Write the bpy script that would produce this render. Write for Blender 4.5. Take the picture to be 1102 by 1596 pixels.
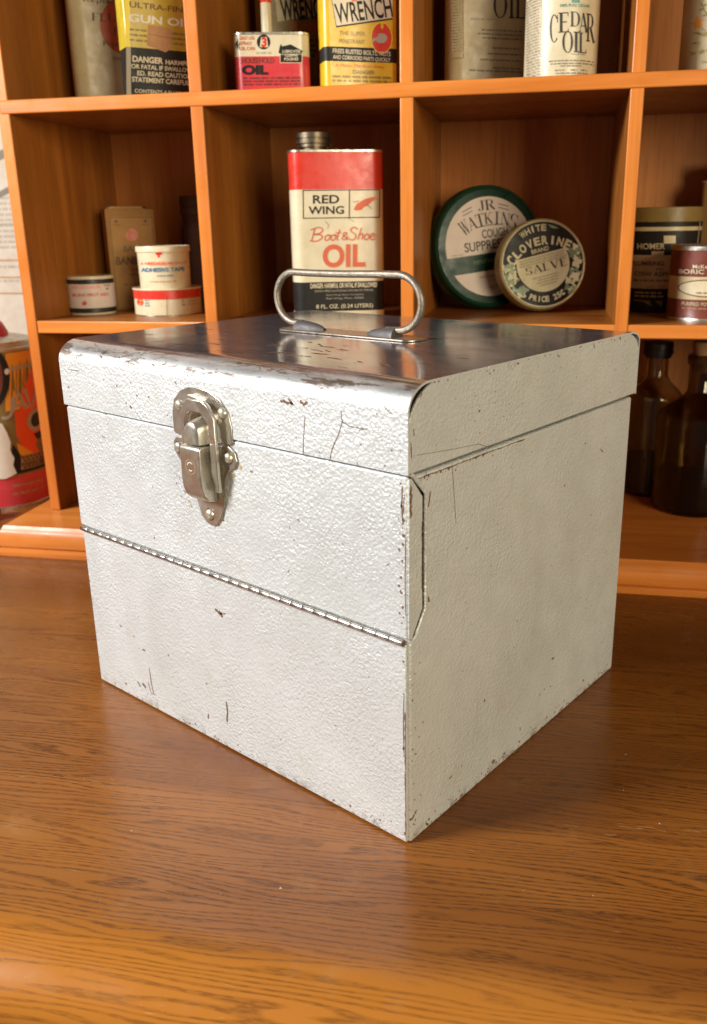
import bpy, bmesh, math, random
from mathutils import Vector, Matrix

random.seed(7)
for o_ in list(bpy.data.objects):
    bpy.data.objects.remove(o_)
SC = bpy.context.scene
COL = SC.collection
PI = math.pi
R = math.radians

# ------------------------------------------------------------------ camera
cd = bpy.data.cameras.new('camera')
cam = bpy.data.objects.new('camera', cd)
COL.objects.link(cam)
cd.sensor_fit = 'VERTICAL'
cd.sensor_height = 36.0
cd.lens = 30.553
cd.shift_x = -39.295 / 1596
cd.shift_y = -24.817 / 1596
cd.clip_start = 0.02
cd.clip_end = 60
_r = Vector((0.77073483, 0.63700513, -0.01386674))
_u = Vector((-0.1801291, 0.23871695, 0.95423672))
_f = Vector((-0.61116392, 0.73296567, -0.29873063))
M = Matrix.Identity(4)
for i in range(3):
    M[i][0], M[i][1], M[i][2] = _r[i], _u[i], -_f[i]
M.translation = Vector((0.22166726, -0.28534941, 0.29516564))
cam.matrix_world = M
cd.dof.use_dof = True
cd.dof.focus_distance = 0.47
cd.dof.aperture_fstop = 13.0
SC.camera = cam

# ------------------------------------------------------------------ world, lamps, exposure
w = bpy.data.worlds.new('World')
SC.world = w
w.use_nodes = True
bg = w.node_tree.nodes['Background']
bg.inputs[0].default_value = (1.0, 0.90, 0.78, 1)
bg.inputs[1].default_value = 0.09

def area_lamp(name, loc, target, sx, sy, power, color):
    ld = bpy.data.lights.new(name, 'AREA')
    ld.shape = 'RECTANGLE'
    ld.size, ld.size_y = sx, sy
    ld.energy = power
    ld.color = color
    o = bpy.data.objects.new(name, ld)
    COL.objects.link(o)
    o.location = loc
    d = Vector(target) - Vector(loc)
    o.rotation_euler = d.to_track_quat('-Z', 'Y').to_euler()
    return o

area_lamp('window_light', (-0.85, -1.10, 0.88), (-0.2, 0.12, 0.15), 0.42, 0.42, 43, (0.985, 0.99, 1.0))
area_lamp('room_fill', (2.2, -0.72, 0.70), (0.0, 0.1, 0.15), 1.1, 0.9, 50, (1.0, 0.885, 0.64))  # added fill, stands in for light bounced round the room
SC.view_settings.view_transform = 'Standard'
SC.view_settings.look = 'None'
SC.view_settings.exposure = 0.0
SC.view_settings.gamma = 1.0
SC.view_settings.use_curve_mapping = False

# ------------------------------------------------------------------ shelf frame: s along the shelf, t towards its back
SA = 0.5034049
EX = Vector((math.cos(SA), math.sin(SA), 0))
EN = Vector((-math.sin(SA), math.cos(SA), 0))
ORG = EN * 0.33257953
def W(s, t, z=0.0):
    return ORG + EX * s + EN * t + Vector((0, 0, z))

# ------------------------------------------------------------------ mesh builder
class MB:
    def __init__(self):
        self.v, self.f, self.m, self.mats = [], [], [], []
    def mi(self, mat):
        if mat not in self.mats:
            self.mats.append(mat)
        return self.mats.index(mat)
    def add(self, verts, faces, mat):
        b = len(self.v)
        k = self.mi(mat)
        self.v.extend([tuple(p) for p in verts])
        for f in faces:
            self.f.append(tuple(b + i for i in f))
            self.m.append(k)
    def box(self, x0, x1, y0, y1, z0, z1, mat, front=None):
        if front is not None:
            v = [(x, y, z) for z in (z0, z1) for y in (y0, y1) for x in (x0, x1)]
            self.add(v, [(0, 2, 3, 1), (4, 5, 7, 6), (2, 6, 7, 3), (0, 4, 6, 2), (1, 3, 7, 5)], mat)
            self.add(v, [(0, 1, 5, 4)], front)
            return
        v = [(x, y, z) for z in (z0, z1) for y in (y0, y1) for x in (x0, x1)]
        self.add(v, [(0, 2, 3, 1), (4, 5, 7, 6), (0, 1, 5, 4), (2, 6, 7, 3), (0, 4, 6, 2), (1, 3, 7, 5)], mat)
    def prism(self, poly, fn, d0, d1, mat, caps=True):
        """2-D outline poly, fn(a, b, d) -> xyz, swept from depth d0 to d1"""
        n = len(poly)
        v = [fn(a, b, d0) for a, b in poly] + [fn(a, b, d1) for a, b in poly]
        f = [(i, (i + 1) % n, n + (i + 1) % n, n + i) for i in range(n)]
        if caps:
            f += [tuple(range(n))[::-1], tuple(range(n, 2 * n))]
        self.add(v, f, mat)
    def lathe(self, prof, n=48, c=(0, 0), close=True):
        """prof: list of (r, z, mat) - mat is that of the band ABOVE this ring"""
        for k in range(len(prof) - 1):
            r0, z0, m = prof[k]
            r1, z1 = prof[k + 1][:2]
            v, f = [], []
            for i in range(n):
                a = 2 * PI * i / n
                ca, sa = math.cos(a), math.sin(a)
                v.append((c[0] + r0 * ca, c[1] + r0 * sa, z0))
                v.append((c[0] + r1 * ca, c[1] + r1 * sa, z1))
            for i in range(n):
                j = (i + 1) % n
                f.append((2 * i, 2 * j, 2 * j + 1, 2 * i + 1))
            self.add(v, f, m)
    def rings(self, outlines, mats, cap0=None, cap1=None):
        """outlines: list of lists of xyz (same count)"""
        n = len(outlines[0])
        for k in range(len(outlines) - 1):
            v = list(outlines[k]) + list(outlines[k + 1])
            self.add(v, [(i, (i + 1) % n, n + (i + 1) % n, n + i) for i in range(n)], mats[k])
        if cap0: self.add(outlines[0], [tuple(range(n))[::-1]], cap0)
        if cap1: self.add(outlines[-1], [tuple(range(n))], cap1)
    def tube(self, path, r, mat, n=12, closed=False, radii=None):
        P = [Vector(p) for p in path]
        N = len(P)
        v, f = [], []
        ref = None
        for i in range(N):
            if closed:
                t = P[(i + 1) % N] - P[i - 1]
            else:
                t = P[min(i + 1, N - 1)] - P[max(i - 1, 0)]
            t.normalize()
            if ref is None:
                ref = Vector((0, 0, 1)) if abs(t.z) < 0.8 else Vector((0, 1, 0))
            s = t.cross(ref).normalized()
            ref = s.cross(t).normalized()
            rr = radii[i] if radii else r
            for k in range(n):
                a = 2 * PI * k / n
                v.append(P[i] + (s * math.cos(a) + ref * math.sin(a)) * rr)
        for i in range(N if closed else N - 1):
            for k in range(n):
                a, b = i * n + k, i * n + (k + 1) % n
                c, d = ((i + 1) % N) * n + (k + 1) % n, ((i + 1) % N) * n + k
                f.append((a, b, c, d))
        if not closed:
            f.append(tuple(range(n))[::-1])
            f.append(tuple(range((N - 1) * n, N * n)))
        self.add(v, f, mat)
    def build(self, name, parent=None, loc=None, rot=None, smooth=32, bevel=0, bseg=2, weld=True):
        me = bpy.data.meshes.new(name)
        me.from_pydata(self.v, [], self.f)
        for m in self.mats:
            me.materials.append(m)
        me.polygons.foreach_set('material_index', self.m)
        if weld:
            bm = bmesh.new()
            bm.from_mesh(me)
            bmesh.ops.remove_doubles(bm, verts=bm.verts, dist=1e-6)
            bmesh.ops.recalc_face_normals(bm, faces=bm.faces)
            bm.to_mesh(me)
            bm.free()
        if smooth:
            me.polygons.foreach_set('use_smooth', [True] * len(me.polygons))
            me.set_sharp_from_angle(angle=R(smooth))
        me.update()
        o = bpy.data.objects.new(name, me)
        COL.objects.link(o)
        if parent: o.parent = parent
        if loc is not None: o.location = loc
        if rot is not None: o.rotation_euler = rot if hasattr(rot, '__len__') else (0, 0, rot)
        if bevel:
            b = o.modifiers.new('bevel', 'BEVEL')
            b.width = bevel
            b.segments = bseg
            b.limit_method = 'ANGLE'
            b.angle_limit = R(40)
            b.harden_normals = False
        return o

def join(o, mb):
    """add more faces (chips and stains of the paint) to the mesh of o"""
    me = o.data
    v = [tuple(q.co) for q in me.vertices]
    f = [tuple(q.vertices) for q in me.polygons]
    m = [q.material_index for q in me.polygons]
    sm = [q.use_smooth for q in me.polygons]
    mats = list(me.materials)
    b = len(v)
    for k in mb.mats:
        if k not in mats: mats.append(k)
    v += mb.v
    f += [tuple(b + i for i in q) for q in mb.f]
    m += [mats.index(mb.mats[k]) for k in mb.m]
    sm += [False] * len(mb.f)
    nm = bpy.data.meshes.new(me.name)
    nm.from_pydata(v, [], f)
    for k in mats: nm.materials.append(k)
    nm.polygons.foreach_set('material_index', m)
    nm.polygons.foreach_set('use_smooth', sm)
    nm.set_sharp_from_angle(angle=R(32))
    nm.update()
    o.data = nm
    bpy.data.meshes.remove(me)

def thing(name, label, cat, loc=(0, 0, 0), rot=0, group=None):
    o = bpy.data.objects.new(name, None)
    COL.objects.link(o)
    o.empty_display_size = 0.02
    o.location = loc
    o.rotation_euler = rot if hasattr(rot, '__len__') else (0, 0, rot)
    o['label'] = label
    o['category'] = cat
    if group: o['group'] = group
    return o

# ------------------------------------------------------------------ materials
class NT:
    def __init__(self, name):
        self.m = bpy.data.materials.new(name)
        self.m.use_nodes = True
        self.t = self.m.node_tree
        self.b = self.t.nodes['Principled BSDF']
    def n(self, kind, **kw):
        nd = self.t.nodes.new(kind)
        for k, v in kw.items():
            if k.startswith('i_'):
                nd.inputs[k[2:].replace('_', ' ')].default_value = v
            else:
                setattr(nd, k, v)
        return nd
    def l(self, a, b): self.t.links.new(a, b)
    def coords(self, scale=(1, 1, 1), rot=(0, 0, 0), loc=(0, 0, 0), kind='Object'):
        tc = self.n('ShaderNodeTexCoord')
        mp = self.n('ShaderNodeMapping')
        mp.inputs['Scale'].default_value = scale
        mp.inputs['Rotation'].default_value = rot
        mp.inputs['Location'].default_value = loc
        self.l(tc.outputs[kind], mp.inputs['Vector'])
        return mp.outputs[0]
    def noise(self, vec, scale, detail=3, rough=.55, dist=0):
        nd = self.n('ShaderNodeTexNoise')
        nd.inputs['Scale'].default_value = scale
        nd.inputs['Detail'].default_value = detail
        nd.inputs['Roughness'].default_value = rough
        nd.inputs['Distortion'].default_value = dist
        self.l(vec, nd.inputs['Vector'])
        return nd.outputs['Fac']
    def ramp(self, fac, stops, interp='LINEAR'):
        nd = self.n('ShaderNodeValToRGB')
        cr = nd.color_ramp
        cr.interpolation = interp
        while len(cr.elements) > len(stops): cr.elements.remove(cr.elements[-1])
        while len(cr.elements) < len(stops): cr.elements.new(0.5)
        for e, (p, c) in zip(cr.elements, stops):
            e.position = p
            e.color = (c, c, c, 1) if not hasattr(c, '__len__') else (*c, 1)
        self.l(fac, nd.inputs[0])
        return nd.outputs[0]
    def mix(self, fac, a, b, mode='MIX'):
        nd = self.n('ShaderNodeMix', data_type='RGBA', blend_type=mode)
        for s, val in ((nd.inputs[0], fac), (nd.inputs[6], a), (nd.inputs[7], b)):
            if hasattr(val, 'default_value'): self.l(val, s)
            elif hasattr(val, '__len__'): s.default_value = (*val, 1)
            else: s.default_value = val
        return nd.outputs[2]
    def math(self, op, a, b=0.0, clamp=False):
        nd = self.n('ShaderNodeMath', operation=op, use_clamp=clamp)
        for s, val in ((nd.inputs[0], a), (nd.inputs[1], b)):
            if hasattr(val, 'default_value'): self.l(val, s)
            else: s.default_value = val
        return nd.outputs[0]
    def set(self, **kw):
        for k, v in kw.items():
            s = self.b.inputs[k.replace('_', ' ')]
            if hasattr(v, 'default_value'): self.l(v, s)
            elif hasattr(v, '__len__') and len(v) == 3: s.default_value = (*v, 1)
            else: s.default_value = v
        return self
    def bump(self, h, strength=.4, dist=.001, prev=None):
        nd = self.n('ShaderNodeBump')
        nd.inputs['Strength'].default_value = strength
        nd.inputs['Distance'].default_value = dist
        self.l(h, nd.inputs['Height'])
        if prev is not None: self.l(prev, nd.inputs['Normal'])
        self.l(nd.outputs[0], self.b.inputs['Normal'])
        return nd.outputs[0]

def ink(name, col, rough=.4, spec=.4, dirt=.25, metallic=0):
    """printed / painted surface with uneven ageing"""
    t = NT(name)
    c = t.coords()
    f = t.ramp(t.noise(c, 55, 5, .65), [(.35, 0), (.75, 1)])
    f2 = t.ramp(t.noise(c, 420, 3), [(.62, 0), (.72, 1)])
    dark = tuple(x * .62 * k for x, k in zip(col, (1, .9, .72)))
    a = t.mix(t.math('MULTIPLY', f, dirt * 1.6), col, dark)
    a = t.mix(t.math('MULTIPLY', f2, dirt), a, tuple(x * .5 for x in col))
    t.set(Base_Color=a, Roughness=t.ramp(t.noise(c, 90, 4), [(.3, max(.08, rough - .1)), (.7, rough + .12)]), Metallic=metallic)
    t.b.inputs['Specular IOR Level'].default_value = spec
    t.bump(t.noise(c, 160, 3), .12, .0006)
    return t.m

def metal(name, col, rough=.3, dirt=(.18, .12, .07), amt=.5, bump=.15, scale=140, base=1.0):
    t = NT(name)
    c = t.coords()
    f = t.ramp(t.noise(c, scale, 6, .7), [(.48, 0), (.72, 1)])
    t.set(Base_Color=t.mix(t.math('MULTIPLY', f, amt), col, dirt), Metallic=t.ramp(f, [(0, base), (1, base * .75)]),
          Roughness=t.ramp(t.noise(c, scale * 1.7, 4), [(.3, rough - .08), (.75, rough + .16)]))
    t.bump(t.noise(c, scale * 2.4, 3), bump, .0004)
    return t.m

def hammered(name, lid=False):
    t = NT(name)
    c = t.coords()
    cs = t.coords((1, 1, 1.0), (0.3, 0.5, 0.35))
    f = t.ramp(t.noise(c, 14, 5, .6), [(.35, 0), (.7, 1)])
    a = t.mix(f, (.64, .65, .64), (.56, .565, .545))
    # yellowed patches, fine rust specks
    y = t.ramp(t.noise(c, 38, 4, .6), [(.60, 0), (.78, 1)])
    a = t.mix(t.math('MULTIPLY', y, .28), a, (.46, .38, .24))
    sp = t.math('MULTIPLY', t.ramp(t.noise(c, 310, 2, .5), [(.715, 0), (.74, 1)]), t.ramp(t.noise(c, 24, 3), [(.50, 0), (.62, 1)]))
    a = t.mix(t.math('MULTIPLY', sp, .85), a, (.14, .07, .035))
    # grubby lower rim
    sepz = t.n('ShaderNodeSeparateXYZ'); t.l(c, sepz.inputs[0])
    low = t.ramp(sepz.outputs[2], [(.0, 1), (.006, 0)])
    lowm = t.math('MULTIPLY', low, t.ramp(t.noise(c, 130, 4, .7), [(.50, 0), (.60, 1)]))
    a = t.mix(t.math('MULTIPLY', lowm, .85), a, (.17, .10, .055))
    n1 = t.noise(cs, 520, 3, .55, .8)
    vo = t.n('ShaderNodeTexVoronoi', feature='SMOOTH_F1')
    vo.inputs['Scale'].default_value = 560
    vo.inputs['Smoothness'].default_value = .6
    t.l(cs, vo.inputs['Vector'])
    h = t.math('ADD', t.math('MULTIPLY', n1, 1.1), t.math('MULTIPLY', vo.outputs['Distance'], .7))
    rough = t.ramp(t.noise(c, 60, 3), [(.3, .36), (.7, .50)])
    metl = .30
    if lid:
        ge = t.n('ShaderNodeNewGeometry')
        sn = t.n('ShaderNodeSeparateXYZ'); t.l(ge.outputs['Normal'], sn.inputs[0])
        # streaky wear noise stretched along the roll
        cw = t.coords((22, 90, 90))
        wn = t.noise(cw, 1.0, 6, .65)
        up = t.math('ADD', sn.outputs[2], t.math('MULTIPLY', t.math('SUBTRACT', wn, .5), .55))
        bare = t.ramp(up, [(.50, 0), (.97, 1)])
        # bare steel: cloudy, streaked with fine dark scratches
        ct = t.coords((38, 420, 1), (0, 0, .12))
        st = t.ramp(t.noise(ct, 1.0, 4, .6), [(.56, 0), (.64, 1)])
        cl = t.noise(c, 30, 5, .6)
        steel = t.mix(cl, (.50, .49, .51), (.34, .32, .325))
        steel = t.mix(t.math('MULTIPLY', st, .45), steel, (.07, .045, .03))
        a = t.mix(bare, a, steel)
        # brown wear on the roll
        band = t.math('MULTIPLY', t.ramp(sn.outputs[2], [(.18, 0), (.5, 1)]), t.ramp(sn.outputs[2], [(.93, 1), (.995, 0)]))
        cr = t.coords((34, 120, 150), (0, 0, 0), (3, 1, 2))
        rust = t.math('MULTIPLY', t.ramp(t.noise(cr, 1.0, 7, .72), [(.525, 0), (.57, 1)]), band)
        a = t.mix(t.math('MULTIPLY', rust, .9), a, (.16, .10, .065))
        metl = t.math('ADD', t.math('MULTIPLY', bare, .52), .30, True)
        rough = t.mix(bare, rough, t.ramp(t.noise(c, 45, 4), [(.3, .09), (.75, .20)]))
        smo = t.ramp(sn.outputs[2], [(.10, 1), (.55, .22)])
        hs = t.math('MULTIPLY', smo, t.math('SUBTRACT', 1.0, t.math('MULTIPLY', bare, .97)))
        h = t.math('MULTIPLY', h, hs)
    t.set(Base_Color=a, Metallic=metl, Roughness=rough)
    h = t.math('MULTIPLY', h, t.ramp(t.noise(c, 22, 3), [(.30, .45), (.65, 1)]))
    t.bump(h, .62, .0010)
    return t.m

def wood(name, dark, light, scale=1.0, rough=.32, axis=0, pores=.5, spec=.5, bump=.12):
    """varnished wood, grain along the given local axis"""
    t = NT(name)
    s = [26, 26, 26]
    s[axis] = 2.2
    c = t.coords([k * scale for k in s], (0, 0, 0), (1.7, .4, .9))
    big = t.noise(c, 1.0, 5, .6, 1.2)
    s2 = [420, 420, 420]
    s2[axis] = 16
    fine = t.noise(t.coords([k * scale for k in s2]), 1.0, 3, .6)
    col = t.mix(t.ramp(big, [(.28, 0), (.72, 1)]), dark, light)
    col = t.mix(t.math('MULTIPLY', t.ramp(fine, [(.5, 0), (.75, 1)]), pores), col, tuple(x * .55 for x in dark))
    t.set(Base_Color=col, Roughness=t.ramp(t.noise(t.coords(), 50, 3), [(.3, rough - .05), (.7, rough + .1)]))
    t.b.inputs['Specular IOR Level'].default_value = spec
    t.bump(fine, bump, .0006)
    return t.m

def table_wood(name):
    t = NT(name)
    c0 = t.coords()
    # growth rings warped by slow noise; local x runs along the grain
    cw = t.coords((1.0, 9.0, 9.0), (0, 0, .05))
    wv = t.n('ShaderNodeTexWave', wave_type='BANDS', bands_direction='Y', wave_profile='SIN')
    wv.inputs['Scale'].default_value = 11.0
    wv.inputs['Distortion'].default_value = 30.0
    wv.inputs['Detail'].default_value = 2.0
    wv.inputs['Detail Scale'].default_value = .55
    wv.inputs['Detail Roughness'].default_value = .45
    t.l(cw, wv.inputs['Vector'])
    ring = wv.outputs['Fac']
    big = t.noise(t.coords((2.0, 11, 11), (0, 0, 0), (2, 1, 0)), 1.0, 4, .55, .6)
    col = t.mix(t.ramp(big, [(.3, 0), (.7, 1)]), (.155, .044, .0062), (.320, .112, .018))
    gold = t.ramp(t.noise(t.coords((3.5, 8, 8), (0, 0, 0), (7, 3, 1)), 1.0, 3), [(.42, 0), (.68, 1)])
    col = t.mix(t.math('MULTIPLY', gold, .42), col, (.42, .160, .026))
    sp_ = t.n('ShaderNodeSeparateXYZ'); t.l(c0, sp_.inputs[0])
    bi = t.math('FLOOR', t.math('MULTIPLY', t.math('ADD', sp_.outputs[1], 1.0), 8.7))
    wn_ = t.n('ShaderNodeTexWhiteNoise', noise_dimensions='1D'); t.l(bi, wn_.inputs['W'])
    col = t.mix(t.math('MULTIPLY', wn_.outputs['Value'], .42), col, (.085, .022, .0035))
    edge = t.ramp(t.math('ADD', t.math('ADD', sp_.outputs[1], 1.0), t.math('MULTIPLY', t.math('SUBTRACT', t.noise(t.coords((9, 40, 40)), 1.0, 4), .5), .02)), [(.585, 1), (.600, 0)])
    col = t.mix(t.math('MULTIPLY', edge, .75), col, (.42, .155, .022))
    # open pores: short dark dashes sitting in the rings
    dash = t.ramp(t.noise(t.coords((150, 1250, 1250), (0, 0, .05)), 1.0, 2, .5), [(.44, 0), (.60, 1)])
    rr = t.math('MULTIPLY', t.ramp(ring, [(.45, 0), (.86, 1)]), t.ramp(t.noise(t.coords((3, 9, 9), (0, 0, 0), (5, 2, 0)), 1.0, 3), [(.30, .25), (.62, 1)]))
    pore = t.math('MULTIPLY', t.math('MULTIPLY', dash, rr), t.math('SUBTRACT', 1.0, t.math('MULTIPLY', edge, .45)))
    col = t.mix(t.math('MULTIPLY', rr, .30), col, (.075, .022, .005))
    col = t.mix(t.math('MULTIPLY', pore, .72), col, (.038, .013, .005))
    # board joints and wear
    wear = t.ramp(t.noise(c0, 16, 6, .7), [(.60, 0), (.78, 1)])
    col = t.mix(t.math('MULTIPLY', wear, .30), col, (.40, .22, .10))
    scr = t.ramp(t.noise(t.coords((60, 900, 1), (0, 0, -.35)), 1.0, 2), [(.73, 0), (.78, 1)])
    col = t.mix(t.math('MULTIPLY', scr, .45), col, (.46, .30, .17))
    dust = t.ramp(t.noise(c0, 900, 1), [(.80, 0), (.83, 1)])
    col = t.mix(t.math('MULTIPLY', dust, .5), col, (.55, .45, .34))
    t.set(Base_Color=col, Roughness=t.ramp(t.noise(c0, 28, 5, .65), [(.3, .17), (.75, .36)]))
    t.b.inputs['Specular IOR Level'].default_value = .30
    t.bump(t.math('SUBTRACT', 1.0, pore), .25, .0005)
    return t.m

M_paint = hammered('hammered_silver_paint')
M_lid = hammered('hammered_lid_paint', True)
M_rust = ink('bare_rusty_steel', (.205, .115, .07), .6, .3, .6)
M_stain = ink('ochre_stain', (.46, .33, .13), .5, .3, .4)
M_dark = ink('gap_shade', (.012, .010, .008), .7, .1, .1)  # near-black, painted where gaps of the box lie in shade
M_nickel = metal('aged_nickel', (.56, .51, .43), .28, (.34, .27, .18), .30, scale=60, base=.88)
M_nickel2 = metal('rivet_brass', (.72, .66, .53), .30, (.34, .25, .14), .3, base=.8)
M_dull = metal('dull_lead_steel', (.13, .12, .12), .62, (.07, .06, .055), .5, base=.7)
M_capmetal = metal('tarnished_cap', (.15, .115, .075), .42, (.06, .04, .03), .6)
M_wire = metal('handle_wire', (.27, .225, .175), .48, (.13, .09, .065), .6, .5, 260, base=.85)
M_plate = metal('handle_plate_steel', (.52, .46, .38), .33, (.16, .11, .08), .5)
M_hinge = metal('hinge_steel', (.52, .49, .45), .26, (.25, .17, .10), .5)
M_stamp = ink('stamp_mark', (.75, .66, .5), .5, .4, .2)
M_table = table_wood('table_oak')
M_shelf = wood('orange_pine_across', (.48, .130, .018), (.72, .245, .046), 1, .30, 0, .30, .32)
M_upright = wood('orange_pine_upright', (.50, .136, .019), (.74, .255, .048), 1, .30, 2, .30, .32)
M_panel = wood('shaded_panel', (.22, .066, .0095), (.42, .145, .024), 1, .34, 2, .45, .3)  # inner faces: same wood, with the shade of the cells put into its colour
M_panelh = wood('shaded_panel_across', (.22, .066, .0105), (.42, .148, .026), 1, .32, 0, .45, .35)
M_back = wood('brown_back_panel', (.37, .115, .024), (.66, .255, .062), .7, .42, 2, .45, .3)
M_wall = ink('wall_paint', (.55, .46, .36), .8, .2, .3)
M_paper = ink('poster_paper', (.68, .58, .46), .8, .2, .25)
M_tin = metal('tin_rim', (.55, .50, .42), .35, (.16, .11, .07), .7)
M_cream = ink('cream_print', (.66, .565, .38), .34, .5, .30)
M_creamd = ink('cream_print_aged', (.60, .48, .28), .38, .5, .4)
M_white = ink('white_print', (.76, .70, .58), .4, .4, .2)
M_yellow = ink('yellow_print', (.72, .46, .02), .32, .5, .3)
M_yellow2 = ink('bright_yellow_edge', (.85, .66, .02), .3, .5, .05)
M_olive = ink('olive_yellow_print', (.52, .37, .025), .35, .5, .4)
M_red = ink('red_print', (.62, .035, .020), .30, .5, .25)
M_pink = ink('pink_red_print', (.60, .045, .055), .30, .5, .3)
M_orange = ink('orange_print', (.85, .33, .03), .4, .4, .1)
M_orred = ink('orange_red_print', (.86, .09, .02), .4, .4, .1)
M_redb = ink('red_orange_spot', (.60, .10, .035), .4, .4, .2)
M_black = ink('black_print', (.016, .014, .012), .48, .22, .2)
M_ink = ink('faded_black_ink', (.05, .042, .035), .5, .3, .2)
M_grey = ink('grey_ink', (.24, .20, .15), .6, .3, .2)
M_greyl = ink('pale_grey_ink', (.42, .36, .27), .6, .3, .2)
M_brown = ink('brown_ink', (.16, .085, .04), .5, .3, .3)
M_blue = ink('blue_ink', (.05, .15, .27), .5, .3, .2)
M_navy = ink('dark_band_print', (.030, .024, .022), .4, .4, .2)
M_green = ink('dark_green_print', (.004, .034, .017), .36, .28, .15)
M_greenl = ink('leaf_green', (.16, .24, .13), .4, .4, .3)
M_teal = ink('teal_print', (.03, .22, .15), .4, .4, .2)
M_olivel = ink('olive_leaf', (.32, .28, .04), .5, .3, .3)
M_salve = ink('yellowed_cream_print', (.62, .56, .33), .42, .35, .3)
M_salved = ink('yellowed_tin_side', (.50, .42, .20), .36, .5, .4)
M_tan = ink('tan_card', (.36, .19, .065), .7, .2, .4)
M_tanl = ink('tan_card_pale', (.44, .245, .088), .7, .2, .35)
M_maroon = ink('maroon_print', (.19, .043, .026), .42, .35, .7)
M_sticker = ink('old_price_sticker', (.50, .27, .13), .7, .2, .5)
M_khaki = ink('khaki_print', (.24, .16, .045), .4, .4, .3)
M_tinpink = ink('pale_pink_label', (.66, .55, .48), .45, .4, .15)
M_cap = ink('red_plastic', (.52, .025, .03), .38, .45, .12)
M_blackcap = ink('black_plastic_cap', (.016, .014, .013), .4, .5, .2)
M_cork = ink('cork', (.42, .26, .12), .8, .2, .6)
M_bakel = ink('dark_brown_bakelite', (.10, .05, .03), .6, .1, .4)

def glass(name, ca=(.56, .45, .29), cb=(.36, .27, .15)):
    t = NT(name)
    c = t.coords()
    t.set(Base_Color=t.mix(t.noise(c, 40, 4), ca, cb), Roughness=t.ramp(t.noise(c, 70, 5, .7), [(.4, .03), (.85, .13)]), IOR=1.48)
    t.b.inputs['Transmission Weight'].default_value = 1.0
    return t.m
def liquid(name):
    t = NT(name)
    t.set(Base_Color=(.003, .002, .0015), Roughness=.9)
    t.b.inputs['Specular IOR Level'].default_value = 0.0
    return t.m
M_glass = glass('smoky_bottle_glass')
M_glassc = glass('grey_jar_glass', (.82, .78, .68), (.62, .56, .45))
M_liquid = liquid('dark_liquid')

# ------------------------------------------------------------------ lettering
_glyphs = {}
def glyph_mesh(s, bold=0.0, shear=0.0):
    key = (s, bold, shear)
    if key in _glyphs: return _glyphs[key]
    cu = bpy.data.curves.new('tmp_text', 'FONT')
    cu.body = s
    cu.offset = bold
    cu.shear = shear
    cu.resolution_u = 4
    o = bpy.data.objects.new('tmp_text', cu)
    COL.objects.link(o)
    bpy.context.view_layer.update()
    dg = bpy.context.evaluated_depsgraph_get()
    ev = o.evaluated_get(dg)
    me = ev.to_mesh()
    v = [(p.co.x, p.co.y) for p in me.vertices]
    f = [tuple(p.vertices) for p in me.polygons]
    ev.to_mesh_clear()
    bpy.data.objects.remove(o)
    bpy.data.curves.remove(cu)
    _glyphs[key] = (v, f)
    return v, f

def quad(x0, y0, x1, y1, wa, wb=None):
    wb = wa if wb is None else wb
    dx, dy = x1 - x0, y1 - y0
    L = math.hypot(dx, dy) or 1
    nx, ny = -dy / L / 2, dx / L / 2
    return [(x0 + nx * wa, y0 + ny * wa), (x0 - nx * wa, y0 - ny * wa), (x1 - nx * wb, y1 - ny * wb), (x1 + nx * wb, y1 + ny * wb)]

TH, TN = .17, .05
def _stem(x, y0=0, y1=1, serif=(1, 1), th=TH):
    q = [[(x - th / 2, y0), (x + th / 2, y0), (x + th / 2, y1), (x - th / 2, y1)]]
    for k, y in ((0, y0), (1, y1)):
        if serif[k]:
            a, b = (y, y + TN) if k == 0 else (y - TN, y)
            q.append([(x - th / 2 - .09, a), (x + th / 2 + .09, a), (x + th / 2 + .09, b), (x - th / 2 - .09, b)])
    return q
def _arc(cx, cy, rx, ry, a0, a1, n=18, wt=TH, wn=TN):
    q = []
    for i in range(n):
        A = [R(a0 + (a1 - a0) * k / n) for k in (i, i + 1)]
        p = []
        for a in A:
            wdt = wn + (wt - wn) * abs(math.cos(a)) ** 1.5
            p.append(((cx + (rx - wdt) * math.cos(a), cy + (ry - wdt * .6) * math.sin(a)), (cx + rx * math.cos(a), cy + ry * math.sin(a))))
        q.append([p[0][0], p[0][1], p[1][1], p[1][0]])
    return q
def _bar(x0, x1, y, tick=0):
    q = [[(x0, y), (x1, y), (x1, y + TN), (x0, y + TN)]]
    if tick > 0: q.append([(x1 - TN, y - .12 * tick * 0), (x1, y), (x1, y + .2), (x1 - TN * .5, y + .2)])
    if tick < 0: q.append([(x1 - TN * .5, y - .16), (x1, y - .16), (x1, y + TN), (x1 - TN, y + TN)])
    return q
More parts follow.
